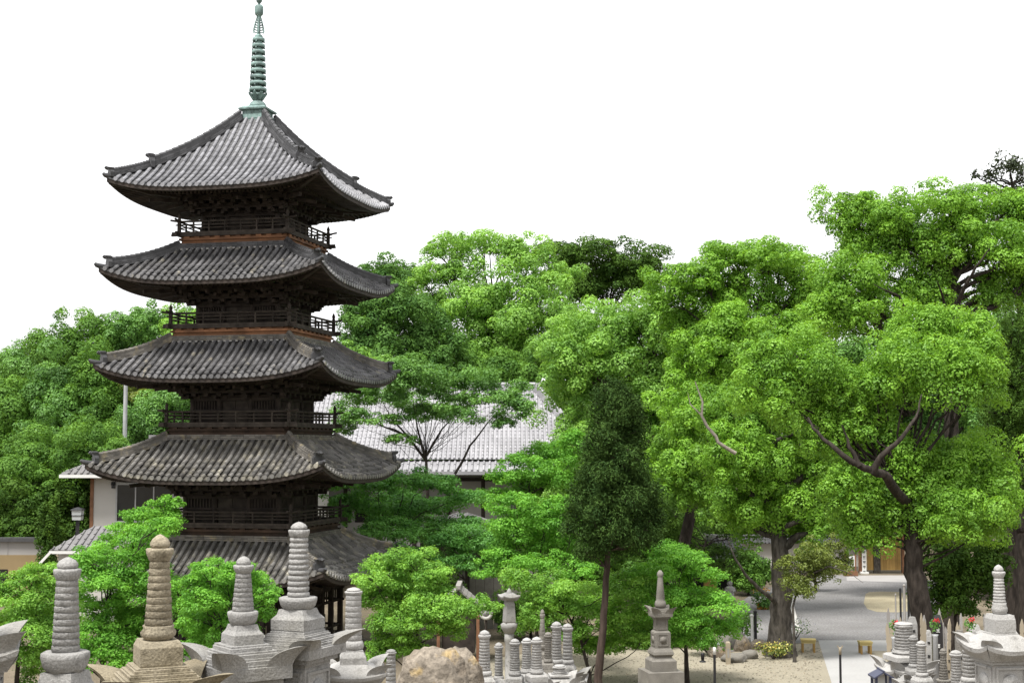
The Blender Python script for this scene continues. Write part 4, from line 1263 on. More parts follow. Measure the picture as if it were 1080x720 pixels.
def leaf_object(name, V, Rn, m, parent, origin):
    n = len(V)
    me = bpy.data.meshes.new(name)
    co = (V.reshape(-1, 3) - np.array(origin)).astype(np.float32)
    me.vertices.add(4*n); me.vertices.foreach_set('co', co.ravel())
    me.loops.add(4*n); me.loops.foreach_set('vertex_index', np.arange(4*n, dtype=np.int32))
    me.polygons.add(n); me.polygons.foreach_set('loop_start', np.arange(0, 4*n, 4, dtype=np.int32))
    me.update(calc_edges=True)
    a = me.attributes.new('rnd', 'FLOAT', 'FACE'); a.data.foreach_set('value', Rn.astype(np.float32))
    me.materials.append(m)
    o = bpy.data.objects.new(name, me); COL.objects.link(o)
    if parent: o.parent = parent
    return o

TREE_SEED = [100]
LEAVES = [0]
def curve_pts(a, b, bend, n, rng):
    a, b = Vector(a), Vector(b)
    off = Vector(rng.normal(size=3)) * (b - a).length * bend
    pts = []
    for i in range(n+1):
        t = i/n
        p = a.lerp(b, t) + off * math.sin(PI*t) + Vector(rng.normal(size=3)) * (b-a).length*.022*(0 < i < n)
        p.z += (b - a).length * .06 * math.sin(PI*t)
        pts.append(p)
    return pts

def tree(name, label, Y, trunk, trunk_px, lobes, leafm, barkm='bark', cat='tree', group=None, leaf_px=3.5, dens=1.0, clump=0.31, flat=0.25,
         up=0.45, elong=0.58, nclump=23, back=0.45, limbs=None, spread=0.8, hollow=0.62, base_z=None, limb_w=.5, droop=0.0, lobe_wood=True, rnd_clump=.6, outward=1.35, tail=.055):
    """trunk: [(px, py, dY)] from the foot up; lobes: (px, py, rx, ry[, dY]) in photo pixels at depth Y + dY"""
    TREE_SEED[0] += 1
    rng = np.random.default_rng(TREE_SEED[0])
    leaf_px *= .76; dens *= 1.2
    fat = 1.0 if name == 'maple_tree' else 1.38
    k = Y/F_PX
    p0 = at(trunk[0][0], trunk[0][1], Y + trunk[0][2])
    gz = terrain(Y) if base_z is None else base_z
    org = Vector((p0.x, Y + trunk[0][2], gz))
    e = empty(name, org)
    tag(e, label, cat, group)
    tp = [Vector((org.x, org.y, gz - .1))] + [at(a, b, Y + c) for a, b, c in trunk if at(a, b, Y + c).z > gz + .3]
    if len(tp) < 2:
        q = at(trunk[-1][0], trunk[-1][1], Y); tp.append(Vector((q.x, q.y, max(q.z, gz + .6))))
    r0 = trunk_px*k/2
    L3 = []
    for lb in lobes:
        px, py, rx, ry = lb[:4]
        dy = lb[4] if len(lb) > 4 else rng.uniform(-1, 1) * spread * rx * k
        c = at(px, py, Y + dy)
        c = c - Vector((0, 0, ry*k*(fat - 1)*.8))
        L3.append((np.array(c), np.array([rx*k, rx*k*.9, ry*k*fat])))
        if fat > 1:      # a second, smaller lump beside each lobe breaks up the outline
            f2 = rng.uniform(.5, .75); a2 = rng.uniform(0, 2*PI)
            L3.append((np.array(c) + np.array([math.cos(a2)*rx*k*.7, -abs(math.sin(a2))*rx*k*.5, rng.uniform(-.5, .35)*ry*k*fat]), np.array([rx*k, rx*k*.9, ry*k*fat])*f2))
    nfront = len(L3)
    nb = int(len(lobes)*back)
    if nb:
        allc = np.array([c for c, r in L3]); mid = allc.mean(0); W_ = (allc[:, 0].max() - allc[:, 0].min())/2 + 1
        for i in range(nb):
            c, r = L3[rng.integers(nfront)]
            q = mid + (c - mid)*rng.uniform(.3, .8); q[1] = mid[1] + W_*rng.uniform(.35, .85); q[2] -= r[2]*.2
            L3.append((q, r*rng.uniform(.8, 1.05)))
    clumps, counts = [], []
    leaf = leaf_px*k
    for li, (c, r) in enumerate(L3):
        m = max(6, int(nclump*(1 if li < nfront else .7)))
        gold = PI*(3 - math.sqrt(5)); ph = rng.uniform(0, 6)
        area_px = 4*PI*(r[0]/k)*(r[2]/k)
        nleaf = dens * area_px / (leaf_px**2*.30) * (1 if li < nfront else .55)
        sub = []
        for i in range(m):
            z = 1 - (i+.5)/m*1.62
            rr = math.sqrt(max(0, 1 - z*z)); a = ph + i*gold
            d = np.array([rr*math.cos(a), rr*math.sin(a), z]) + rng.normal(size=3)*.24
            cc = c + d*r*rng.uniform(.60, .92)
            f = clump*rng.uniform(.55, 1.45)
            sub.append((cc, np.array([r[0]*f, r[1]*f, max(r[2]*f*.95, leaf*.7)])))
        w = np.array([s[1][0]*s[1][2] for s in sub]); w = w/w.sum()
        for s_, ww in zip(sub, w):
            clumps.append(s_); counts.append(int(nleaf*ww))
    V, Rn = leaf_cloud(rng, clumps, leaf, counts, flat, up, elong, outward, hollow, rnd_clump, droop, tail)
    LEAVES[0] += len(V)
    leaf_object('crown', V, Rn, M_[leafm], e, org)
    # wood: trunk, limbs to every lobe, twigs to the clumps
    w = MB()
    O = Vector(org)
    n = len(tp)
    # smooth trunk path
    path, rad = [], []
    for i in range(n-1):
        for s in range(5):
            t = s/5
            path.append(tp[i].lerp(tp[i+1], t) + Vector((rng.normal()*.06*r0, rng.normal()*.06*r0, 0))*(1 if i + s else 0))
    path.append(tp[-1])
    for i in range(len(path)):
        t = i/(len(path)-1)
        rad.append(r0*(1.0 - .62*t)*(1 + .45*max(0, 1 - t*9)))
    w.tube([p - O for p in path], rad, 12)
    top = tp[-1]
    zs = [p.z for p in path]
    for li, (c, r) in enumerate(L3):
        c = Vector(c)
        # leave the trunk below the lobe
        want = min(c.z - (c - Vector((path[-1].x, path[-1].y, c.z))).length*.45, path[-1].z)
        j = max(int(len(path)*.35), min(range(len(path)), key=lambda q: abs(zs[q] - want)))
        a = path[j]
        ln = (c - a).length
        lr = min(rad[j]*.62, r0*limb_w*(.5 + .5*min(1, r[0]/(40*k))))
        pts = curve_pts(a, c, .09, 7, rng)
        w.tube([p - O for p in pts], [lr*(1 - .72*i/7) for i in range(8)], 7)
        if lobe_wood:
            for i in range(5):
                d = rng.normal(size=3); d[2] = abs(d[2])*.6; d /= np.linalg.norm(d)
                q = Vector(np.array(c) + d*r*.85)
                s0 = pts[5 + (i % 3)]
                tw = curve_pts(s0, q, .08, 4, rng)
                w.tube([p - O for p in tw], [max(.012, lr*.30*(1 - .7*i2/4)) for i2 in range(5)], 5, caps=False)
    if limbs:
        for lp in limbs:
            pts = [at(a, b, Y + c) for a, b, c in lp[0]]
            rr = lp[1]*k/2*.85
            fine = []
            for i in range(len(pts)-1):
                for s in range(3):
                    fine.append(pts[i].lerp(pts[i+1], s/3) + Vector(rng.normal(size=3))*rr*.15)
            fine.append(pts[-1])
            w.tube([p - O for p in fine], [max(rr*.2, rr*(1 - .85*i/(len(fine)-1))) for i in range(len(fine))], 8)
    w.build('trunk', M_[barkm], e)
    return e

GF = 'trees of the wooded slope at left'
tree('broadleaf_tree', 'mid green tree on the skyline at the far left edge', 132, [(14, 560, 0), (14, 430, 0)], 9, [(6, 392, 34, 24), (36, 376, 30, 22), (20, 415, 38, 26)], 'l_mid', group=GF, leaf_px=3.3)
tree('broadleaf_tree', 'broad tree on the skyline right of the leftmost tree', 130, [(78, 560, 0), (80, 420, 0)], 9, [(66, 362, 32, 24), (98, 356, 30, 22), (84, 392, 40, 28)], 'l_forest', group=GF, leaf_px=3.3)
tree('broadleaf_tree', 'tree on the skyline just left of the third pagoda roof', 131, [(140, 560, 0), (142, 420, 0)], 9, [(132, 350, 30, 22), (164, 342, 30, 22), (150, 378, 42, 28)], 'l_mid', group=GF, leaf_px=3.3)
tree('broadleaf_tree', 'yellowish tree showing between the upper pagoda roofs at left', 128, [(205, 560, 0), (205, 420, 0)], 9, [(196, 340, 26, 18), (222, 348, 30, 24), (205, 375, 36, 24), (240, 370, 36, 24)], 'l_lime', group=GF, leaf_px=3.3)
tree('broadleaf_tree', 'dense tree filling the left edge halfway up the wooded slope', 112, [(8, 590, 0), (8, 480, 0)], 10, [(8, 428, 40, 30), (-10, 465, 36, 30), (34, 446, 32, 26), (20, 480, 38, 26)], 'l_forest', group=GF, leaf_px=3.5)
tree('broadleaf_tree', 'rounded bright tree in the middle of the wooded slope', 110, [(72, 590, 0), (70, 460, 0)], 10, [(58, 408, 36, 26), (86, 432, 36, 28), (60, 446, 34, 26)], 'l_mid', group=GF, leaf_px=3.5)
tree('broadleaf_tree', 'tree with dark leaves right below the skyline beside the pole', 111, [(116, 590, 0), (116, 450, 0)], 10, [(112, 392, 32, 24), (120, 424, 36, 28), (108, 452, 36, 26)], 'l_forest', group=GF, leaf_px=3.5)
tree('broadleaf_tree', 'small yellow green tree top against darker woods above the pole', 108, [(150, 590, 0), (152, 450, 0)], 7, [(150, 392, 20, 15), (158, 408, 22, 14)], 'l_olive', group=GF, leaf_px=3.2, back=.5)
tree('broadleaf_tree', 'bright tree behind the white building between the second and third pagoda roofs', 104, [(175, 560, 0), (175, 470, 0)], 9, [(168, 428, 32, 20), (192, 420, 26, 18), (180, 450, 36, 22), (150, 452, 26, 20)], 'l_mid', group=GF, leaf_px=3.5)
tree('broadleaf_tree', 'shaded tree low on the slope above the retaining wall', 98, [(40, 590, 0), (42, 520, 0)], 9, [(46, 478, 38, 22), (84, 474, 36, 22), (12, 500, 36, 26), (56, 508, 34, 20), (98, 462, 30, 18)], 'l_forest', group=GF, leaf_px=3.6)
tree('broadleaf_tree', 'dark low branched tree beside the white building wall', 96, [(48, 592, 0), (48, 540, 0)], 8, [(16, 536, 36, 18), (48, 536, 24, 22), (76, 522, 22, 20), (0, 556, 24, 12)], 'l_dark', group=GF, leaf_px=3.6)
tree('ivy_trunk', 'ivy clad tree trunk in front of the retaining wall at left', 89, [(51, 598, 0), (52, 540, 0)], 9, [(50, 575, 10, 22), (51, 548, 12, 22)], 'l_dark', group=None, leaf_px=3.4, back=0, spread=.3)

GM = 'tall trees behind the temple hall'
tree('broadleaf_tree', 'small dark tree top just right of the fourth pagoda roof', 156, [(410, 500, 0), (410, 330, 0)], 9, [(400, 287, 26, 11), (424, 290, 26, 14), (410, 305, 34, 18)], 'l_blue', group=GM, leaf_px=3.2)
tree('zelkova_tree', 'tall yellowish green tree with branches showing against the sky behind the hall', 128, [(515, 500, 0), (512, 400, 0), (508, 350, 0)], 12,
     [(474, 262, 24, 13), (490, 284, 24, 12), (512, 256, 32, 10), (552, 266, 28, 15), (592, 288, 22, 10), (458, 288, 18, 11), (545, 296, 32, 18), (492, 318, 30, 16), (458, 322, 26, 18), (572, 318, 34, 22), (528, 336, 34, 20), (476, 352, 34, 20), (560, 356, 34, 24), (512, 376, 36, 22)], 'l_lime', group=GM, leaf_px=3.3, dens=.95, clump=.34, back=.3,
     limbs=[([(508, 360, 0), (500, 320, 0), (478, 275, 0)], 5), ([(510, 350, 0), (520, 310, 0), (516, 262, 0)], 4.5), ([(508, 350, 0), (545, 315, 0), (560, 275, 0)], 4.5)])
tree('broadleaf_tree', 'dark rounded tree on the skyline right of the tall yellowish one', 158, [(640, 500, 0), (640, 330, 0)], 11, [(590, 270, 24, 14), (622, 265, 30, 13), (660, 272, 30, 15), (688, 290, 18, 14), (640, 292, 40, 20), (600, 296, 30, 18)], 'l_dark', group=GM, leaf_px=3.3, dens=1.0, clump=.33)
tree('broadleaf_tree', 'bluish green dense tree right beside the third and fourth pagoda roofs', 119, [(412, 540, 0), (412, 420, 0)], 11, [(384, 334, 28, 20), (418, 318, 34, 24), (400, 358, 36, 24), (440, 350, 34, 26), (376, 362, 20, 20), (452, 392, 36, 24), (415, 392, 38, 24)], 'l_blue', group=GM, leaf_px=3.5)
tree('broadleaf_tree', 'deep green tree rising directly above the hall ridge', 121, [(500, 540, 0), (498, 430, 0)], 10, [(492, 392, 36, 22), (530, 398, 34, 22), (560, 392, 28, 22), (470, 420, 34, 20)], 'l_forest', group=GM, leaf_px=3.5)
tree('broadleaf_tree', 'olive tinged tree low beside the third pagoda roof end', 114, [(385, 540, 0), (385, 430, 0)], 8, [(374, 378, 22, 12), (402, 390, 28, 15), (436, 402, 24, 14), (385, 410, 30, 16)], 'l_lime', group=GM, leaf_px=3.4)
tree('camphor_tree', 'wide lime green rounded tree right of the hall roof', 96, [(655, 590, 0), (655, 480, 0), (655, 420, 0)], 16,
     [(640, 334, 40, 18), (600, 350, 34, 20), (678, 340, 36, 20), (714, 345, 30, 22), (598, 380, 30, 22), (640, 372, 44, 26), (700, 384, 42, 28), (608, 408, 42, 26), (668, 418, 44, 28), (722, 425, 34, 30), (614, 448, 28, 22), (640, 470, 40, 30), (700, 470, 40, 32), (604, 500, 30, 20), (690, 520, 40, 30), (730, 500, 28, 30), (610, 470, 30, 24), (720, 470, 34, 28), (725, 540, 30, 22), (750, 450, 28, 24), (740, 480, 30, 24), (600, 525, 26, 14)], 'l_lime', group=GM, leaf_px=3.6, dens=.95, back=.35)

GB = 'background trees closing the view'
for i, (px, py, Y, lab, lm) in enumerate(((300, 470, 150, 'tree far behind the pagoda body', 'l_forest'), (760, 400, 150, 'tree far behind the left hand camphor crown', 'l_forest'),
        (840, 470, 140, 'tree behind the white boundary wall', 'l_dark'), (930, 470, 145, 'tree behind the timber gate roof', 'l_forest'), (1020, 450, 140, 'tree far behind the right hand camphor', 'l_dark'),
        (1090, 430, 135, 'tree at the right edge far behind the trunks', 'l_forest'), (700, 510, 135, 'tree behind the dark hall and the black pine', 'l_dark'), (560, 480, 150, 'tree hidden behind the right end of the hall', 'l_forest'))):
    tree('broadleaf_tree', 'deep green ' + lab, Y, [(px, 570, 0), (px, py + 20, 0)], 12, [(px - 34, py, 40, 38), (px + 30, py - 18, 42, 36), (px, py + 40, 48, 40), (px - 6, py - 40, 40, 34), (px + 40, py + 45, 36, 34)], lm, group=GB, leaf_px=4.2, dens=.8, back=.2)

for (px, py, Y, lab, lm) in ((20, 470, 140, 'tree filling the back of the slope behind the far left edge', 'l_forest'), (110, 470, 142, 'tree filling the back of the slope left of the pole', 'l_dark'), (200, 470, 140, 'tree filling the slope behind the white building', 'l_forest'),
        (440, 430, 140, 'tree behind the hall ridge next to the bluish one', 'l_forest'), (540, 420, 142, 'tree behind the right end of the hall ridge', 'l_dark'), (620, 400, 140, 'tree hidden behind the wide lime green one', 'l_forest')):
    tree('broadleaf_tree', 'deep green ' + lab, Y, [(px, 570, 0), (px, py + 20, 0)], 12, [(px - 34, py, 40, 36), (px + 30, py - 14, 42, 36), (px, py + 40, 48, 36), (px - 6, py - 34, 40, 30), (px + 40, py + 45, 36, 30)], lm, group=GB, leaf_px=4.2, dens=.8, back=.2)
for (px, py, Y, rx, ry, lab, lm) in ((20, 556, 94, 46, 14, 'low dark shrub behind the coping of the retaining wall', 'l_dark'), (75, 556, 95, 26, 16, 'low dark shrub beside the dark post lantern', 'l_dark'),
        (640, 590, 90, 50, 26, 'dark shrub in the shade behind the cypress', 'l_forest'), (700, 575, 92, 34, 26, 'dark shrub left of the black pine', 'l_dark'), (590, 575, 94, 30, 22, 'dark shrub before the plaster wall of the hall', 'l_forest'),
        (440, 615, 70, 44, 20, 'dark shrub in the hollow right of the pagoda', 'l_dark'), (560, 640, 74, 40, 18, 'dark shrub behind the stone lantern', 'l_forest'), (690, 660, 72, 50, 16, 'low dark shrub along the back of the gravel', 'l_forest'),
        (790, 600, 96, 24, 16, 'dark shrub behind the yellow board', 'l_forest'), (860, 585, 98, 16, 14, 'dark shrub before the white wall', 'l_forest')):
    tree('evergreen_shrub', lab, Y, [(px, py + ry*2, 0), (px, py + ry, 0)], 4, [(px - rx*.5, py, rx*.55, ry*.8), (px + rx*.5, py, rx*.55, ry*.8), (px, py - ry*.3, rx*.55, ry*.8), (px, py + ry*.5, rx*.6, ry*.7)], lm, cat='shrub', leaf_px=3.6, dens=.9, back=.3)

# far wood that closes the view as one mass
rngw = np.random.default_rng(3)
cl, ct = [], []
for i in range(230):
    x = -150 + 300*(i + rngw.random())/230
    yy = 168 + rngw.uniform(-8, 14); h_ = rngw.uniform(5, 15)
    cl.append((np.array((x, yy, rngw.uniform(1.5, h_))), np.array((4.2, 3.0, rngw.uniform(2.2, 3.6))))); ct.append(420)
V, Rn = leaf_cloud(rngw, cl, .62, ct, .4, .3)
o = leaf_object('woods', V, Rn, M_['l_dark'], None, (0, 0, 0)); o['kind'] = 'stuff'; o['label'] = 'dark mass of far woods behind the temple grounds'; o['category'] = 'woods'

# --- right hand mass
tall_c = tree('camphor_tree', 'tall camphor with a sunlit crown on the skyline right of the lime green tree', 82, [(704, 650, 0), (735, 510, 0), (786, 420, 0), (795, 380, 0)], 14,
     [(702, 306, 26, 18), (728, 292, 30, 18), (764, 270, 34, 15), (800, 268, 34, 15), (838, 278, 34, 18), (745, 318, 38, 24), (792, 304, 40, 24), (842, 312, 38, 24), (724, 346, 30, 24), (772, 350, 42, 26), (824, 348, 40, 26), (866, 330, 30, 26), (745, 384, 34, 24), (800, 390, 36, 24), (724, 430, 30, 22, -3), (734, 468, 30, 24, -3), (718, 500, 28, 22, -3), (742, 516, 24, 20, -3), (704, 470, 24, 22, -1)], 'l_camphor', leaf_px=3.6, dens=1.0, back=.3,
     limbs=[([(795, 400, 0), (812, 350, 0), (806, 310, 0)], 5), ([(795, 400, 0), (770, 350, 0), (752, 300, 0)], 5)])
w_ = MB(); P_ = [at(a, b, 62.2) - Vector(tall_c.location) for a, b in ((733, 402), (741, 424), (740, 438), (746, 450), (755, 460), (757, 466), (766, 472), (776, 478))]
w_.tube(P_, [.02, .045, .06, .07, .075, .08, .085, .09], 8); w_.tube([P_[2], P_[2] + Vector((-.5, 0, .5)), P_[2] + Vector((-.6, 0, 1.0))], [.035, .025, .01], 6)
w_.build('dead_branch', M_['bark_dead'], tall_c)['label'] = 'bleached bare branch'
tree('camphor_tree', 'highest light green camphor behind the forked one at upper right', 64, [(1003, 660, 0), (1004, 480, 0), (1002, 340, 0), (1006, 290, 0)], 22,
     [(882, 226, 24, 20), (908, 218, 24, 14), (944, 228, 32, 18), (984, 214, 32, 16), (1026, 216, 32, 18), (1062, 222, 28, 20), (914, 256, 36, 22), (962, 258, 36, 24), (1010, 252, 36, 22), (1056, 262, 36, 22), (894, 290, 36, 22), (940, 296, 40, 24), (874, 322, 34, 22), (984, 300, 24, 16), (1040, 306, 26, 18), (920, 332, 40, 22), (1076, 300, 20, 20), (1074, 262, 18, 16), (1078, 228, 18, 12), (1060, 290, 18, 14)], 'l_camphor', leaf_px=3.6, dens=.9, clump=.34, back=.3,
     limbs=[([(1003, 350, 0), (994, 310, -2), (988, 296, -3)], 5), ([(1003, 350, 0), (1014, 310, -3), (1030, 282, -4), (1044, 262, -4)], 7), ([(960, 340, -2), (948, 312, -4), (922, 300, -5)], 5)])
tree('camphor_tree', 'mossy trunked camphor beside the road with a lower crown of bright lumps', 68, [(823, 691, 0), (824, 640, 0), (823, 590, 0), (818, 530, 0), (812, 470, 0)], 26,
     [(772, 430, 34, 26), (812, 428, 38, 28), (850, 436, 32, 28), (776, 474, 34, 26), (826, 480, 40, 28), (790, 514, 36, 26), (842, 522, 38, 26), (770, 536, 22, 18), (812, 546, 36, 22), (866, 552, 26, 18), (760, 470, 22, 22), (868, 488, 28, 24)], 'l_camphor', 'bark_grey', leaf_px=3.7, dens=1.0, back=.3,
     limbs=[([(824, 640, 0), (806, 625, -1), (790, 610, -1.5), (775, 590, -2), (768, 570, -2)], 7), ([(826, 615, 0), (842, 606, -1), (862, 614, -1.5), (868, 612, -1.6)], 6)])
tree('camphor_tree', 'great forked camphor with a dark leaning trunk and rounded bright clumps among the right graves', 45, [(985, 712, 0), (974, 665, 0), (967, 610, 0), (962, 575, 0), (958, 530, 0), (946, 510, 0)], 30,
     [(968, 350, 34, 24), (1006, 346, 34, 22), (1034, 372, 28, 24), (952, 384, 30, 26), (990, 392, 40, 26), (1030, 400, 26, 18),
      (812, 380, 30, 22), (846, 372, 32, 22), (872, 396, 32, 24), (800, 408, 32, 22), (838, 414, 36, 24), (890, 432, 30, 22), (872, 450, 28, 22), (924, 402, 26, 22), (930, 448, 28, 20),
      (1000, 480, 36, 24), (1040, 488, 32, 26), (1052, 524, 22, 26), (1020, 530, 40, 26), (976, 524, 36, 26), (930, 530, 34, 26), (900, 516, 28, 22), (916, 560, 26, 18), (1000, 556, 36, 16), (948, 490, 26, 20), (1044, 548, 26, 14)], 'l_camphor', 'bark', leaf_px=3.8, dens=1.0, clump=.38, back=.3, spread=.9, limb_w=.13,
     limbs=[([(955, 530, -.3), (934, 502, -2.4), (918, 496, -3.2), (898, 486, -3.4), (884, 476, -3.4), (862, 456, -3), (852, 440, -2.6)], 13),
            ([(920, 497, -3.2), (930, 482, -3.4), (950, 462, -3.4), (966, 440, -3), (972, 416, -2.6)], 9), ([(906, 492, -3.4), (896, 470, -3.4), (888, 448, -3.4)], 7),
            ([(960, 560, 0), (972, 520, 1), (1000, 470, 2), (1008, 420, 2), (1014, 380, 1)], 12), ([(1004, 450, 1.5), (1024, 420, 1), (1050, 412, 1)], 5)])
tree('broadleaf_tree', 'mid green tree filling the gap between the two camphor crowns', 93, [(1040, 640, 0), (1030, 500, 0), (960, 440, 0)], 14, [(880, 380, 36, 30), (930, 380, 40, 30), (900, 430, 40, 34), (960, 430, 40, 34), (905, 490, 46, 40), (975, 340, 36, 24), (1040, 345, 36, 28), (1050, 420, 36, 40), (990, 460, 40, 34), (955, 520, 40, 34)], 'l_mid', leaf_px=3.8, dens=.9, back=.3)
tree('dark_tree', 'tall sparse dark leaved tree rising above the others in the upper right corner', 67, [(1077, 660, 0), (1077, 400, 0), (1075, 250, 0), (1068, 195, 0)], 10, [(1064, 174, 15, 8), (1048, 186, 10, 7), (1080, 182, 14, 10), (1072, 200, 16, 10), (1028, 183, 4, 4), (1052, 212, 13, 9), (1080, 226, 12, 10), (1082, 254, 12, 14), (1076, 285, 12, 14), (1084, 315, 14, 18), (1072, 240, 7, 8), (1040, 200, 7, 5)], 'l_purple', leaf_px=4.4, dens=.5, clump=.5, back=.2, hollow=.1)
tree('conifer_tree', 'dark conifer with a thick brown trunk at the right edge', 56, [(1064, 690, 0), (1064, 560, 0), (1066, 440, 0), (1072, 350, 0)], 24, [(1076, 345, 18, 20), (1062, 375, 26, 24), (1078, 410, 24, 30), (1066, 440, 22, 20), (1084, 470, 20, 30), (1090, 520, 18, 30), (1090, 380, 20, 36), (1066, 350, 20, 22, -3), (1050, 390, 16, 20, -3), (1072, 395, 18, 26, -3), (1062, 430, 22, 20, -3), (1078, 455, 14, 24, -3), (1050, 455, 16, 18, -2)], 'l_dark', 'bark', leaf_px=4, dens=.8, back=.4, elong=.35)
tree('evergreen_shrub', 'dark green shrub between the right camphor trunk and the conifer trunk', 50, [(1008, 690, 0), (1008, 640, 0)], 7, [(1000, 588, 30, 22), (1030, 586, 26, 24), (984, 610, 22, 22), (1018, 614, 34, 24), (1042, 606, 16, 22), (1000, 634, 26, 12)], 'l_dark', cat='shrub', leaf_px=3.8, dens=.85)
tree('cypress_tree', 'dark narrow cypress with a bare reddish trunk standing in front of the maples', 57, [(631, 716, 0), (636, 660, 0), (640, 600, 0), (646, 500, 0), (650, 415, 0)], 10,
     [(648.0, 412, 14.0, 12.6), (633.9, 424, 14.0, 12.6), (660.3, 428, 15.6, 12.6), (639.2, 446, 18.7, 14.4), (663.8, 452, 17.2, 14.4), (653.3, 432, 10.9, 10.8, -0.8), (639.2, 462, 13.3, 10.8, -1.0), (660.3, 480, 12.5, 10.8, -1.2), (639.2, 500, 14.0, 10.8, -1.4), (662.1, 526, 15.6, 10.8, -1.4), (632.2, 536, 14.0, 10.8, -1.3), (649.8, 556, 17.2, 10.8, -1.4), (670.9, 566, 12.5, 8.1, -1.2), (630.4, 468, 15.6, 12.6), (651.5, 474, 23.4, 14.4), (625.1, 492, 17.2, 14.4), (660.3, 498, 23.4, 16.2), (642.7, 508, 23.4, 14.4), (616.3, 520, 15.6, 14.4), (639.2, 532, 25.0, 16.2), (670.9, 526, 20.3, 16.2), (685.0, 546, 14.0, 14.4), (609.3, 546, 14.0, 14.4), (633.9, 558, 25.0, 14.4), (662.1, 556, 23.4, 14.4), (625.1, 578, 17.2, 9.0), (655.0, 576, 23.4, 9.0), (683.2, 568, 14.0, 9.0)], 'l_cypress', 'bark_red', leaf_px=4.2, dens=1.35, clump=.34, flat=.1, elong=.30, droop=-.9, back=.25, tail=.34, spread=.8, limb_w=.30, outward=.7)
tree('black_pine', 'dark spreading pine before the dark hall roof with pale ridge tiles', 86, [(728, 640, 0), (734, 600, 0), (745, 570, 0)], 6, [(738, 578, 26, 8), (716, 584, 18, 8), (764, 584, 22, 7), (752, 598, 24, 7), (770, 562, 12, 6), (726, 560, 22, 9), (706, 566, 18, 14), (700, 545, 22, 16)], 'l_dark', leaf_px=3.2, dens=.9, elong=.25, back=.3)
tree('pine_tree', 'thin olive leaved tree with a crooked bare branch in front of the road camphor', 66, [(838, 686, 0), (836, 640, 0), (846, 605, 0)], 4, [(858, 580, 20, 11), (842, 592, 18, 10), (872, 596, 22, 10), (856, 604, 22, 9), (882, 572, 12, 9), (836, 612, 14, 10), (890, 590, 8, 10), (850, 622, 12, 8)], 'l_olive', 'bark_grey', leaf_px=2.6, dens=.55, back=.3, limbs=[([(858, 604, 0), (874, 597, -.5), (890, 602, -.8), (900, 606, -1), (910, 614, -1.1)], 2.4)])

# --- maples
GP = 'maples around the pagoda and the graves'
rj = random.Random(8)
def maple(label, Y, trunk, tpx, lobes, m='l_maple', **kw):
    lobes = [(x + rj.uniform(-4, 4), y + rj.uniform(-3, 3), rx*rj.uniform(.8, 1.1), ry*rj.uniform(1.15, 1.75)) for x, y, rx, ry in lobes]
    a = dict(group=GP, leaf_px=3.3, dens=1.15, clump=.36, flat=.62, up=.25, elong=.60, nclump=17, back=.35, outward=.8, hollow=.3, spread=1.1, limb_w=.34, droop=.25, rnd_clump=.65, tail=.09)
    a.update(kw)
    return tree('maple_tree', label, Y, trunk, tpx, lobes, m, 'bark', **a)
maple('open branched maple in front of the hall roof with dark forking limbs', 84, [(452, 600, 0), (451, 520, 0), (449, 480, 0)], 7,
      [(372, 436, 24, 9), (398, 422, 30, 10), (432, 408, 32, 10), (384, 408, 24, 10), (420, 396, 28, 10), (505, 404, 28, 9), (545, 432, 22, 8), (470, 412, 28, 7), (504, 420, 26, 7), (538, 424, 22, 7), (410, 442, 24, 6), (446, 432, 26, 6), (486, 436, 22, 6), (530, 446, 18, 6), (360, 452, 18, 5), (424, 462, 20, 5), (552, 410, 16, 6), (486, 402, 24, 8), (450, 398, 26, 8)], 'l_mid',
      limbs=[([(449, 485, 0), (430, 460, 0), (412, 440, 0), (404, 424, 0)], 4), ([(449, 485, 0), (440, 450, 0), (436, 425, 0)], 3.5), ([(450, 480, 0), (466, 452, 0), (484, 434, 0)], 3.5), ([(430, 460, 0), (396, 446, 0), (366, 442, 0)], 3), ([(480, 500, 0), (496, 470, 0), (514, 446, 0), (534, 424, 0)], 3.5), ([(446, 470, 0), (416, 452, 0), (386, 446, 0)], 2.5)], lobe_wood=False, limb_w=.14)
maple('layered deep green maple close right of the second pagoda storey', 76, [(418, 620, 0), (416, 570, 0), (412, 556, 0)], 6,
      [(366, 528, 24, 9), (396, 516, 30, 9), (432, 508, 30, 9), (466, 514, 28, 9), (384, 542, 28, 9), (420, 534, 34, 10), (458, 538, 32, 9), (490, 526, 22, 8), (350, 512, 18, 8), (408, 558, 32, 9), (446, 560, 30, 9), (480, 552, 26, 8)], 'l_maple_dk')
maple('fresh green maple before the right end of the hall wall', 84, [(556, 590, 0), (556, 540, 0), (560, 520, 0)], 5,
      [(556, 486, 26, 9), (584, 478, 24, 10), (534, 506, 24, 8), (566, 504, 26, 9), (520, 528, 26, 8), (592, 500, 20, 9), (606, 474, 22, 12), (548, 520, 26, 7)], 'l_maple')
maple('shady maple in the dark hollow right of the lowest pagoda roof', 72, [(492, 660, 0), (492, 600, 0)], 6,
      [(466, 578, 30, 10), (504, 566, 30, 10), (436, 586, 24, 10), (488, 592, 28, 8), (520, 582, 24, 9)], 'l_maple_dk')
maple('bright maple standing right against the lowest pagoda roof corner', 50, [(430, 716, 0), (432, 660, 0)], 6,
      [(396, 596, 20, 8), (428, 592, 24, 9), (452, 604, 24, 9), (396, 614, 22, 9), (426, 616, 28, 10), (458, 624, 26, 10), (388, 632, 18, 8), (418, 638, 28, 10), (452, 644, 30, 10), (482, 646, 22, 8), (506, 638, 18, 6), (434, 660, 32, 9), (408, 660, 22, 8), (470, 662, 24, 8), (396, 686, 20, 12), (424, 680, 24, 10)], 'l_maple_y')
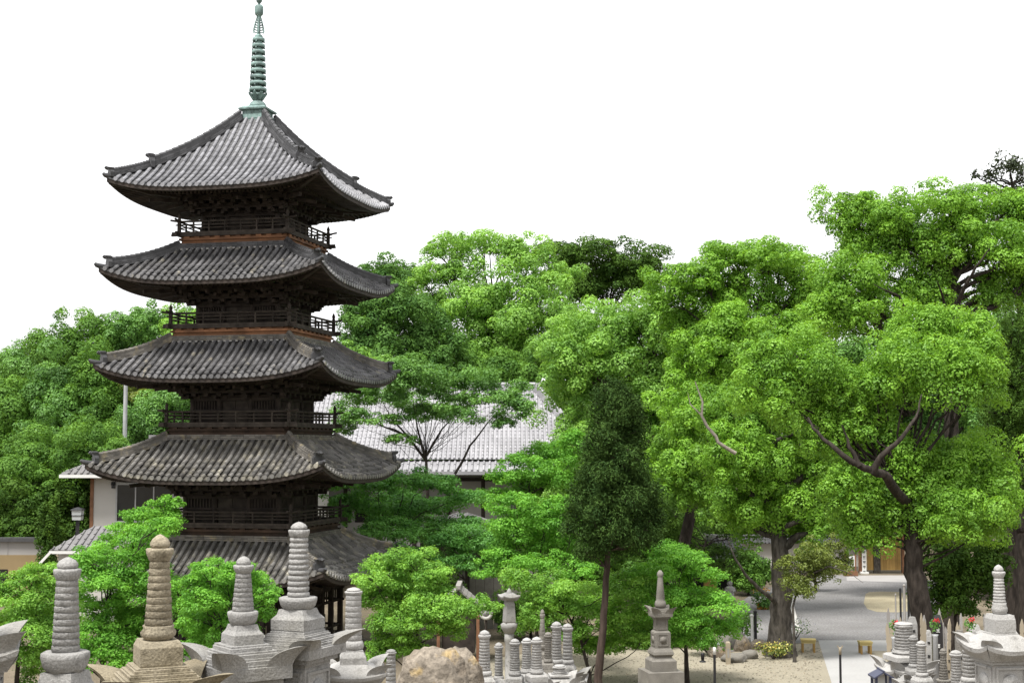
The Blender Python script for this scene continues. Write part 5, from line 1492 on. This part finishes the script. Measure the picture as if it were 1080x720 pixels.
maple('light green maple left of the cypress above the clustered spires', 64, [(566, 690, 0), (566, 620, 0)], 6,
      [(540, 552, 28, 10), (574, 548, 28, 10), (602, 560, 24, 10), (552, 572, 32, 10), (590, 580, 28, 9), (530, 584, 24, 9), (562, 594, 30, 9), (606, 600, 24, 9), (538, 532, 22, 9), (592, 534, 20, 8), (526, 606, 22, 7)])
maple('bright maple with a leaning branch under the cypress beside the gravel', 59.5, [(622, 712, 0), (612, 672, 0), (590, 632, 0)], 5,
      [(546, 612, 22, 7), (578, 616, 26, 8), (606, 622, 24, 8), (566, 636, 24, 8), (600, 644, 28, 9), (560, 658, 20, 8), (632, 634, 26, 9), (664, 622, 28, 9), (626, 658, 26, 9), (660, 650, 28, 9), (646, 676, 28, 9), (680, 668, 24, 9), (620, 680, 22, 8), (600, 668, 22, 8)], 'l_maple_y')
maple('bright maple spreading behind the tall dark stupa on the gravel', 60, [(724, 690, 0), (720, 640, 0)], 6,
      [(690, 604, 28, 9), (722, 592, 26, 9), (704, 580, 22, 9), (742, 610, 24, 8), (690, 630, 28, 9), (724, 628, 30, 10), (752, 640, 24, 9), (712, 652, 30, 9), (744, 660, 28, 9), (768, 662, 16, 7), (728, 676, 28, 8), (694, 668, 24, 9)])
maple('bright maple behind the second front stupa left of the pagoda', 44, [(108, 716, 0), (112, 640, 0)], 7,
      [(150, 566, 26, 8), (176, 556, 18, 7), (122, 582, 28, 9), (160, 586, 24, 9), (92, 594, 26, 9), (130, 604, 32, 10), (166, 610, 20, 10), (104, 616, 32, 10), (142, 628, 30, 10), (78, 628, 26, 10), (116, 644, 34, 11), (156, 652, 26, 11), (180, 634, 14, 10), (94, 664, 32, 10), (134, 672, 32, 11), (70, 684, 26, 12), (112, 694, 30, 12), (150, 692, 26, 12)])
maple('bright maple at the left edge behind the cut off stupa', 38, [(18, 716, 0), (22, 650, 0)], 7,
      [(46, 602, 26, 8), (18, 612, 26, 9), (60, 616, 24, 9), (-6, 626, 24, 9), (34, 632, 32, 10), (6, 650, 28, 10), (52, 652, 28, 10), (28, 670, 32, 11), (-6, 676, 22, 10), (58, 676, 24, 10), (20, 694, 32, 12), (48, 706, 28, 12)], 'l_maple_y')
maple('bright maple between the yellowish and the tallest front stupas', 38, [(232, 716, 0), (234, 660, 0)], 7,
      [(222, 602, 24, 7), (252, 602, 26, 7), (204, 616, 20, 8), (236, 618, 30, 9), (268, 618, 22, 8), (284, 630, 14, 7), (212, 636, 24, 9), (244, 640, 30, 10), (272, 644, 18, 9), (216, 660, 28, 10), (248, 664, 26, 10), (204, 684, 22, 10), (236, 686, 28, 10)])
maple('small bright maple touching the left end of the lowest pagoda roof', 60, [(160, 640, 0), (160, 570, 0)], 5,
      [(172, 532, 16, 6), (152, 546, 22, 7), (182, 544, 14, 6), (132, 560, 20, 7), (166, 560, 22, 7), (188, 530, 8, 5), (112, 574, 18, 7)])
print('leaves', LEAVES[0])
# ================================================================== small things on the ground
M_['litter'] = leaf_mat('fallen_leaf', (0.07, 0.045, 0.02), (0.20, 0.13, 0.045), 0.1, .8, .1)
rq = random.Random(404)
def onground(px, py):
    return gp(px, py)
# posts on the gravel
def post(px, py_top, Y, label, w=.05, capm='white', name='bollard_post'):
    p = at(px, py_top, Y); gz = terrain(Y)
    e = empty(name, (p.x, Y, gz)); tag(e, label, 'post')
    h = p.z - gz
    b = MB(); b.tube([(0, 0, 0), (0, 0, h - .28)], w, 10); b.lathe([(w*2.2, 0), (w*2.2, .04), (w*1.2, .07)], 10); b.build('shaft', M_['black'], e)
    b = MB(); b.lathe([(w*1.15, h-.279), (w*1.25, h-.05), (w*.8, h)], 10); b.build('cap', M_[capm], e)
    return e
post(753.5, 682, 55, 'black post with a white head on the gravel right of the tall stupa')
e = post(886, 682, 55, 'black post with a forked pale head in the middle of the concrete path', .045, 'slat')
b = MB(); h = at(886, 682, 55).z
for s in (-1, 1): b.bar((0, 0, h - .12), (s*.10, 0, h + .06), .035, .035)
b.build('fork', M_['slat'], e)
post(741, 688, 66, 'short black peg standing at the back edge of the gravel', .07, 'black', 'peg')
g = gp(768, 700); e = empty('wooden_stake', g); tag(e, 'pale squared wooden stake in front of the low stone setting', 'post')
b = MB(); h = at(768, 676, g.y).z; b.sq([(.10, 0), (.10, h - .06), (.06, h)]); b.build('shaft', M_['slat'], e)
b = MB(); b.box(-.05, .05, -.104, -.10, h*.3, h*.7); b.build('pale_face', M_['slat_old'], e)

# low stone setting left of the road camphor
stones = [(757, 692, .9, .5, 'broad flat stone at the left end of the low stone setting'), (765, 684, .8, .8, 'upright dark stone at the back of the low stone setting'), (775, 680, 1.0, .9, 'tallest rough stone in the middle of the low stone setting'),
          (783, 686, .8, .7, 'squat stone right of the tallest one in the low stone setting'), (790, 694, .8, .4, 'low flat stone at the right end of the low stone setting'), (774, 697, 1.2, .4, 'long front stone of the low stone setting'), (800, 684, 1.0, .45, 'rounded planter stone beside the black and white poles')]
for i, (px, py, w_, h_, lab) in enumerate(stones):
    g = gp(px, py)
    rock('garden_stone', g + Vector((0, 0, h_*.3)), w_*.5, w_*.45, h_*.7, M_['stone_dark' if i % 3 else 'rock'], 20 + i*2, lab, 'stone', 3, 'stones of the low setting by the gravel')
# poles next to the trunk
for px, m, lab, y0 in ((793.5, 'white', 'white pole left of the mossy camphor trunk', 650), (797, 'black', 'black pole right beside the white one near the mossy trunk', 646)):
    g = gp(px, 679); e = empty('slim_pole', g); tag(e, lab, 'pole')
    h = at(px, y0, g.y).z
    b = MB(); b.tube([(0, 0, 0), (0, 0, h)], .075, 10); b.lathe([(.13, 0), (.13, .05), (.08, .1)], 10); b.build('shaft', M_[m], e)
    b = MB(); b.lathe([(.08, h), (.10, h + .03), (.10, h+.10), (.02, h + .14)], 10); b.build('cap', M_[m], e)
g = gp(813, 690); e = empty('stone_marker', g); tag(e, 'short round grey stone marker at the foot of the mossy trunk', 'stone')
b = MB(); b.lathe([(.19, 0), (.19, .6), (.17, .66), (.05, .7)], 14); b.build('shaft', M_['stone_pale'], e)
b = MB(); b.lathe([(.27, 0), (.27, .09), (.22, .12)], 14); b.build('foot', M_['stone_dark'], e)
# yellow stools
def stool(px, py, label, hgt=.55, w=.75):
    g = gp(px, py); e = empty('yellow_stool', g, R(rq.uniform(-10, 10))); tag(e, label, 'stool', 'yellow stools by the path')
    b = MB(); b.box(-w/2, w/2, -.3, .3, hgt-.07, hgt); b.box(-w/2+.03, w/2-.03, -.27, .27, hgt-.18, hgt-.072); b.build('seat', M_['yellow'], e)
    for sx in (-1, 1):
        for sy in (-1, 1):
            b = MB(); b.box(sx*(w/2-.09)-.045, sx*(w/2-.09)+.045, sy*.23-.04, sy*.23+.04, 0, hgt-.182); b.build('leg', M_['ochre'], e)
stool(852.5, 687, 'yellow wooden stool on the gravel left of the concrete path', .62, .72)
stool(912.5, 689, 'yellow wooden stool at the right edge of the concrete path', .6, .62)
# yellow board with dark characters, leaning
g = gp(797, 622); e = empty('yellow_board', g); tag(e, 'tall yellow board with dark writing behind the crooked tree trunk', 'sign')
Y = g.y; zt = at(797, 589, Y).z; hw = 3.6*Y/F_PX
b = MB(); b.box(-hw, hw, -.03, .03, .5, zt); b.build('board', M_['yellow'], e)
for s in (-1, 1):
    b = MB(); b.box(s*hw - .05, s*hw + .05, .035, .13, 0, zt + .05); b.build('post', M_['wood'], e)
b = MB()
for i in range(6): strokes(b, -.02, -.036, zt - .25 - i*(zt - .9)/6, .20, rq)
b.build('lettering', M_['ink'], e)
# small roofed box and lamp
g = gp(749, 640); Y = g.y
e = empty('offering_box', g); tag(e, 'small ochre box stand with a white sloping lid beside the bright maple', 'box stand')
z0, z1 = at(749, 624, Y).z, at(749, 604, Y).z; hw = 6*Y/F_PX
b = MB(); b.box(-hw, hw, -.35, .35, z0, z1); b.build('box', M_['ochre'], e)
b = MB(); b.add([(-hw*1.25, -.45, z1-.04), (hw*1.25, -.45, z1-.22), (hw*1.25, .45, z1-.10), (-hw*1.25, .45, z1+.10), (-hw*1.25, -.45, z1+.10), (hw*1.25, -.45, z1-.06), (hw*1.25, .45, z1+.06), (-hw*1.25, .45, z1+.22)],
      [(0,3,2,1),(4,5,6,7),(0,1,5,4),(1,2,6,5),(2,3,7,6),(3,0,4,7)]); b.build('lid', M_['white'], e)
for s in (-1, 1):
    b = MB(); b.box(s*hw*.8-.05, s*hw*.8+.05, -.25, .25, 0, z0); b.build('leg', M_['wood'], e)
g = gp(741.5, 640); e = empty('path_lamp', g); tag(e, 'white globe lamp on a dark post left of the ochre box stand', 'lamp')
zt = at(741.5, 597, g.y).z; b = MB(); b.tube([(0, 0, 0), (0, 0, zt - .35)], .05, 8); b.build('post', M_['black'], e)
b = MB(); b.lathe([(.10, zt-.35), (.22, zt-.2), (.24, zt), (.16, zt+.18), (.03, zt+.25)], 12); b.build('globe', M_['lamp_glass'], e)
# small jizo-like stone figure on a plinth
g = gp(770, 643); Y = g.y; k = Y/F_PX
e = empty('stone_figure', g); tag(e, 'small grey standing stone figure on a plinth left of the yellow board', 'statue')
z0, zt = at(770, 633, Y).z, at(770, 612.5, Y).z; H = zt - z0
b = MB(); b.lathe([(.30, 0), (.32, H*.05), (.27, H*.2), (.25, H*.45), (.27, H*.62), (.22, H*.72), (.10, H*.76), (.10, H*.775), (.16, H*.82), (.175, H*.9), (.13, H*.97), (.03, H)], 16)
for s in (-1, 1): b.tube([(s*.24, -.02, H*.66), (s*.27, -.10, H*.52), (s*.10, -.26, H*.48)], [.08, .09, .07], 8)
b.build('body', M_['stone'], e, (0, 0, z0))
b = MB(); b.sq([(.42, 0), (.42, z0*.55), (.34, z0*.55), (.34, z0-.003)]); b.build('plinth', M_['stone_dark'], e)
M_['l_orange'] = leaf_mat('orange_petal', (0.55, 0.25, 0.03), (0.65, 0.35, 0.05), .2)
# orange planter
g = gp(806, 642); e = empty('planter', g); tag(e, 'low orange planter with a bushy plant beside the path behind the trunk', 'planter')
b = MB(); b.box(-.42, .42, -.2, .2, 0, .34); b.box(-.46, .46, -.24, .24, .343, .40); b.build('box', M_['orange'], e)
rngp = np.random.default_rng(9)
def sprig(name, parent, org, clumps, n, leaf, m):
    V, Rn = leaf_cloud(rngp, clumps, leaf, [n]*len(clumps), .3, .3, .6, .6, .2)
    return leaf_object(name, V, Rn, M_[m], parent, org)
sprig('leaves', e, g, [((g.x - .25, g.y - .1, .7), (.5, .4, .4)), ((g.x + .35, g.y - .25, .5), (.5, .35, .45)), ((g.x, g.y - .35, .3), (.6, .25, .3))], 330, .13, 'l_mid')
sprig('blossom', e, g, [((g.x, g.y - .1, 1.1), (.7, .3, .25))], 50, .14, 'l_orange')
# flowering shrubs
def shrub(px, py, label, w, h, m, flower=None, fl_n=90, lf_n=500):
    g = gp(px, py); e = empty('flowering_shrub' if flower else 'low_shrub', g); tag(e, label, 'shrub')
    cl = [((g.x + rq.uniform(-.4, .4)*w, g.y + rq.uniform(-.3, .3)*w, h*rq.uniform(.45, .75)), (w*.4, w*.35, h*.38)) for _ in range(5)]
    sprig('leaves', e, g, cl, lf_n//5, .12, m)
    if flower: sprig('blossom', e, g, [((c[0], c[1] - .1, c[2] + .1), tuple(np.array(r)*1.05)) for c, r in cl], fl_n//5, .10, flower)
    b = MB()
    for c, r in cl: b.tube([(0, 0, 0), (Vector(c) - g)*.6 + Vector((0, 0, .05)), Vector(c) - g], [.03, .02, .01], 5)
    b.build('stem', M_['bark'], e)
M_['l_yellow'] = leaf_mat('yellow_petal', (0.50, 0.40, 0.05), (0.62, 0.50, 0.10), .25)
shrub(816, 695, 'low shrub with yellow blossoms at the foot of the mossy trunk', 1.3, .8, 'l_olive', 'l_yellow', 200, 400)
shrub(838, 676, 'shrub dotted with white blossoms beside the kerb', 1.6, 1.1, 'l_mid', 'l_flower', 260, 160)
shrub(783, 676, 'dark green round shrub behind the low stone setting', 1.8, 1.7, 'l_forest', None, 0, 1500)
shrub(748, 690, 'low dark shrub edging the gravel left of the low stone setting', 1.8, .9, 'l_forest', 'l_flower', 30, 1100)
g = gp(832, 681); e = empty('peg', g); tag(e, 'black peg under the white blossoms beside the mossy trunk', 'post')
b = MB(); h = at(832, 664, g.y).z; b.tube([(0, 0, 0), (0, 0, h)], .07, 8); b.build('shaft', M_['black'], e)
b = MB(); b.lathe([(.09, h), (.09, h+.05), (.03, h+.09)], 8); b.build('cap', M_['black'], e)

# fence posts beside the road
for i, (px, y0, y1, m, w) in enumerate(((949.5, 622, 660, 'black', 1.1), (957.5, 602, 662, 'black', 1.2), (953.5, 618, 665, 'slat_old', 1.3), (944.5, 628, 660, 'slat_old', .8))):
    Y = 60
    p = at(px, y0, Y); e = empty('fence_post', (p.x, Y, 0))
    tag(e, ('shorter black post left of the leaning camphor trunk', 'taller black post touching the leaning camphor trunk', 'greyish white post between the two black posts', 'thin pale post at the edge of the sandy patch')[i], 'post', 'posts beside the leaning camphor')
    b = MB(); b.tube([(0, 0, 0), (0, 0, p.z)], w*Y/F_PX, 8); b.build('shaft', M_[m], e)
    b = MB(); b.lathe([(w*Y/F_PX*1.2, p.z), (w*Y/F_PX*1.2, p.z + .05), (.02, p.z + .1)], 8); b.build('cap', M_[m], e)

# memorial slats (tall thin boards with notched tops and brush writing)
def slat_mesh(h, w):
    b = MB(); t = .012
    prof = [(-w, 0), (w, 0), (w, h*.80), (w*.72, h*.815), (w, h*.83), (w, h*.87), (w*.72, h*.885), (w, h*.90), (w*.9, h*.95), (0, h), (-w*.9, h*.95), (-w, h*.90), (-w*.72, h*.885), (-w, h*.87), (-w, h*.83), (-w*.72, h*.815), (-w, h*.80)]
    n = len(prof)
    b.add([(x, -t, z) for x, z in prof] + [(x, t, z) for x, z in prof], [tuple(range(n)), tuple(reversed(range(n, 2*n)))] + [(i, i+n, (i+1) % n + n, (i+1) % n) for i in range(n)], False, 0, rq.random())
    return b
slats = [(934.5, 652, 29, 'slat'), (937.5, 640, 30, 'slat_old'), (941.5, 656, 28.5, 'slat'), (944, 650, 31, 'slat'), (947, 660, 28, 'slat_old'), (969, 652, 27, 'slat'), (972, 646, 30, 'slat'), (976, 648, 32, 'slat_old'), (984, 640, 33, 'slat_old'), (990, 656, 30, 'slat_old'), (996, 652, 28, 'slat'), (998.5, 648, 31, 'slat'), (1002, 660, 29, 'slat_old'), (1005, 655, 30, 'slat'), (1012, 646, 32, 'slat_old'), (1016, 658, 29, 'slat'), (1044, 646, 32, 'slat_old'), (1071, 648, 27, 'slat_old'), (1073.5, 652, 26, 'slat')]
where = ['at the outer left end of the right graveyard', 'tallest one left of the very thick ringed spire', 'right behind the left pale one', 'leaning beside the very thick ringed spire', 'greyed one touching the very thick ringed spire', 'thin one in front of the leaning camphor trunk', 'yellowish one crossing the leaning camphor trunk',
         'greyed one at the right side of the leaning trunk', 'tall greyed one under the dark shrub', 'greyed one beside the black gravestone', 'yellowish one right of the black gravestone', 'tall pale one above the white ringed spire', 'short greyed one above the white ringed spire', 'short pale one above the white ringed spire', 'greyed one under the middle of the shrub', 'pale one beside the stout dome topped spire', 'greyed one behind the wide canopy cap', 'greyed one at the right edge', 'pale one closest to the right edge']
for (px, py, Y, m), w_ in zip(slats, where):
    p = at(px, py, Y); gz = terrain(Y)
    e = empty('memorial_slat', (p.x, Y, gz), R(rq.uniform(-25, 25)))
    e.rotation_euler[1] = R(rq.uniform(-3, 3))
    tag(e, 'thin wooden memorial slat, ' + w_, 'memorial slat', 'wooden memorial slats of the right graveyard')
    h = p.z - gz
    slat_mesh(h, .030 + .012*rq.random()).build('board', M_[m], e)
    b = MB()
    for i in range(7): strokes(b, 0, -.0165, h*.74 - i*h*.085, .040, rq)
    b.build('lettering', M_['ink'], e)
# gravestones between them
def gravestone(px, py, Y, w, label, m):
    p = at(px, py, Y); gz = terrain(Y); e = empty('gravestone', (p.x, Y, gz), R(rq.uniform(-15, 15))); tag(e, label, 'gravestone', 'gravestones of the right graveyard')
    H = p.z - gz; w = w*Y/F_PX
    b = MB(); b.sq([(w*.96, H*.5), (w, H*.505), (w*.97, H*.94), (w*.6, H)]); b.build('shaft', M_[m], e)
    b = MB(); b.sq([(w*1.5, H*.28), (w*1.5, H*.497), ]); b.build('upper_base', M_['stone'], e)
    b = MB(); b.sq([(w*2.1, -.2), (w*2.1, H*.277)]); b.build('lower_base', M_['stone_dark'], e)
    b = MB()
    for i in range(3): strokes(b, 0, -w*1.0 - .006, H*.88 - i*H*.125, w*.7, rq)
    b.build('lettering', M_['white' if m == 'polished_black' else 'ink'], e)
M_['polished_black'] = mat('polished_black_granite', (0.022, 0.022, 0.024), .15, .5, .2, 8)
gravestone(988, 648, 29, 5, 'polished black gravestone with white writing right of the leaning camphor trunk', 'polished_black')
gravestone(962, 650, 33, 4, 'grey gravestone behind the very thick ringed spire', 'stone')
gravestone(1028, 658, 31, 5, 'pale gravestone behind the stout dome topped spire', 'stone_pale')
gravestone(1012, 664, 27, 4, 'dark gravestone above the white ringed spire', 'stone_dark')
gravestone(1046, 655, 30, 5, 'pale gravestone behind the wide canopy cap', 'stone_pale')
gravestone(978, 664, 32, 4, 'pale gravestone right beside the leaning trunk', 'stone_pale')
# flowers in graves
M_['l_red'] = leaf_mat('red_petal', (0.42, 0.015, 0.02), (0.60, 0.03, 0.03), .2)
for (px, py, Y, lab) in ((986, 653, 27.5, 'red flowers in a vase in front of the black gravestone'), (1023, 652, 25, 'red flowers with green stems left of the wide canopy cap'), (943, 655, 26.5, 'few red flowers among the slats left of the very thick spire')):
    p = at(px, py, Y); gz = terrain(Y)
    e = empty('grave_flowers', (p.x, Y, gz)); tag(e, lab, 'flowers', 'cut flowers on the graves')
    h = p.z - gz
    b = MB(); b.lathe([(.05, 0), (.05, h - .32), (.065, h - .28)], 10); b.build('vase', M_['steel'], e)
    o = Vector((p.x, Y, gz))
    sprig('leaves', e, o, [((p.x, Y, p.z - .1), (.10, .09, .12))], 80, .05, 'l_mid')
    sprig('blossom', e, o, [((p.x + .02, Y - .05, p.z - .02), (.045, .04, .045))], 30, .045, 'l_red')
# little house-shaped roof at the bottom edge
p = at(929, 706, 23); gz = terrain(23); e = empty('offering_shelter', (p.x, 23, gz)); tag(e, 'little shelter with a dark blue gabled roof at the lower right beside the path', 'shelter')
h = p.z - gz
b = MB()
for s in (-1, 1):
    b.add([(0, -.18, h), (s*.16, -.2, h - .09), (s*.16, .2, h - .09), (0, .18, h), (0, -.18, h-.025), (s*.16, -.2, h - .115), (s*.16, .2, h - .115), (0, .18, h-.025)], [(0,1,2,3),(7,6,5,4),(0,4,5,1),(1,5,6,2),(2,6,7,3)] , False, 0, .5)
b.tube([(0, -.2, h+.006), (0, .2, h+.006)], .016, 6)
b.build('roof', M_['blue_dark'], e)
for sx in (-1, 1):
    for sy in (-1, 1):
        b = MB(); b.box(sx*.11-.018, sx*.11+.018, sy*.14-.018, sy*.14+.018, 0, h - .085); b.build('post', M_['blue_dark'], e)
b = MB(); b.box(-.09, .09, -.12, .12, h*.55, h*.58); b.box(-.09, .09, .10, .12, h*.3, h - .1); b.build('shelf', M_['white'], e)
# round white disc on a post
p = at(512.5, 646, 63); e = empty('round_sign', (p.x, 63, 0)); tag(e, 'round white ring sign on a post beside the small shrine', 'sign')
Mx = Matrix.Translation((0, 0, p.z)) @ Matrix.Rotation(R(90), 4, 'X')
b = MB(); b.lathe([(.17, -.04), (.28, -.04), (.31, 0), (.28, .04), (.17, .04), (.17, -.04)], 24, M=Mx, cap=False); b.build('ring', M_['plaster'], e)
b = MB(); b.lathe([(.17, -.03), (.17, .03)], 20, M=Mx); b.build('centre', M_['stone'], e)
b = MB(); b.tube([(0, .06, 0), (0, .06, p.z - .26)], .05, 8); b.build('post', M_['wood'], e)

# fallen leaves along the edges of the road, the court and under the trees
fl = MB(); rl_ = random.Random(12)
for i in range(1500):
    x, y = rl_.uniform(-6, 34), rl_.uniform(53, 100)
    if rl_.random() < .55: x, y = rl_.gauss(15.5, 3.0), rl_.gauss(66, 4)
    px_ = 540 + x*F_PX/y
    if y < 53 or px_ > 1040 or px_ < 420 or (px_ > 855 and y < 72.5): continue
    r = rl_.uniform(.025, .05); a = rl_.uniform(0, 6.3); c_, s_ = math.cos(a)*r, math.sin(a)*r
    z = .022
    fl.add([(x+c_, y+s_, z+.012), (x-s_*.5, y+c_*.5, z), (x-c_, y-s_, z+.008), (x+s_*.5, y-c_*.5, z+.004)], [(0,1,2,3)], False, 0, rl_.random())
o = fl.build('fallen_leaves', M_['litter']); o['kind'] = 'stuff'; o['label'] = 'scattered brown fallen leaves on the road and the court'; o['category'] = 'leaves'
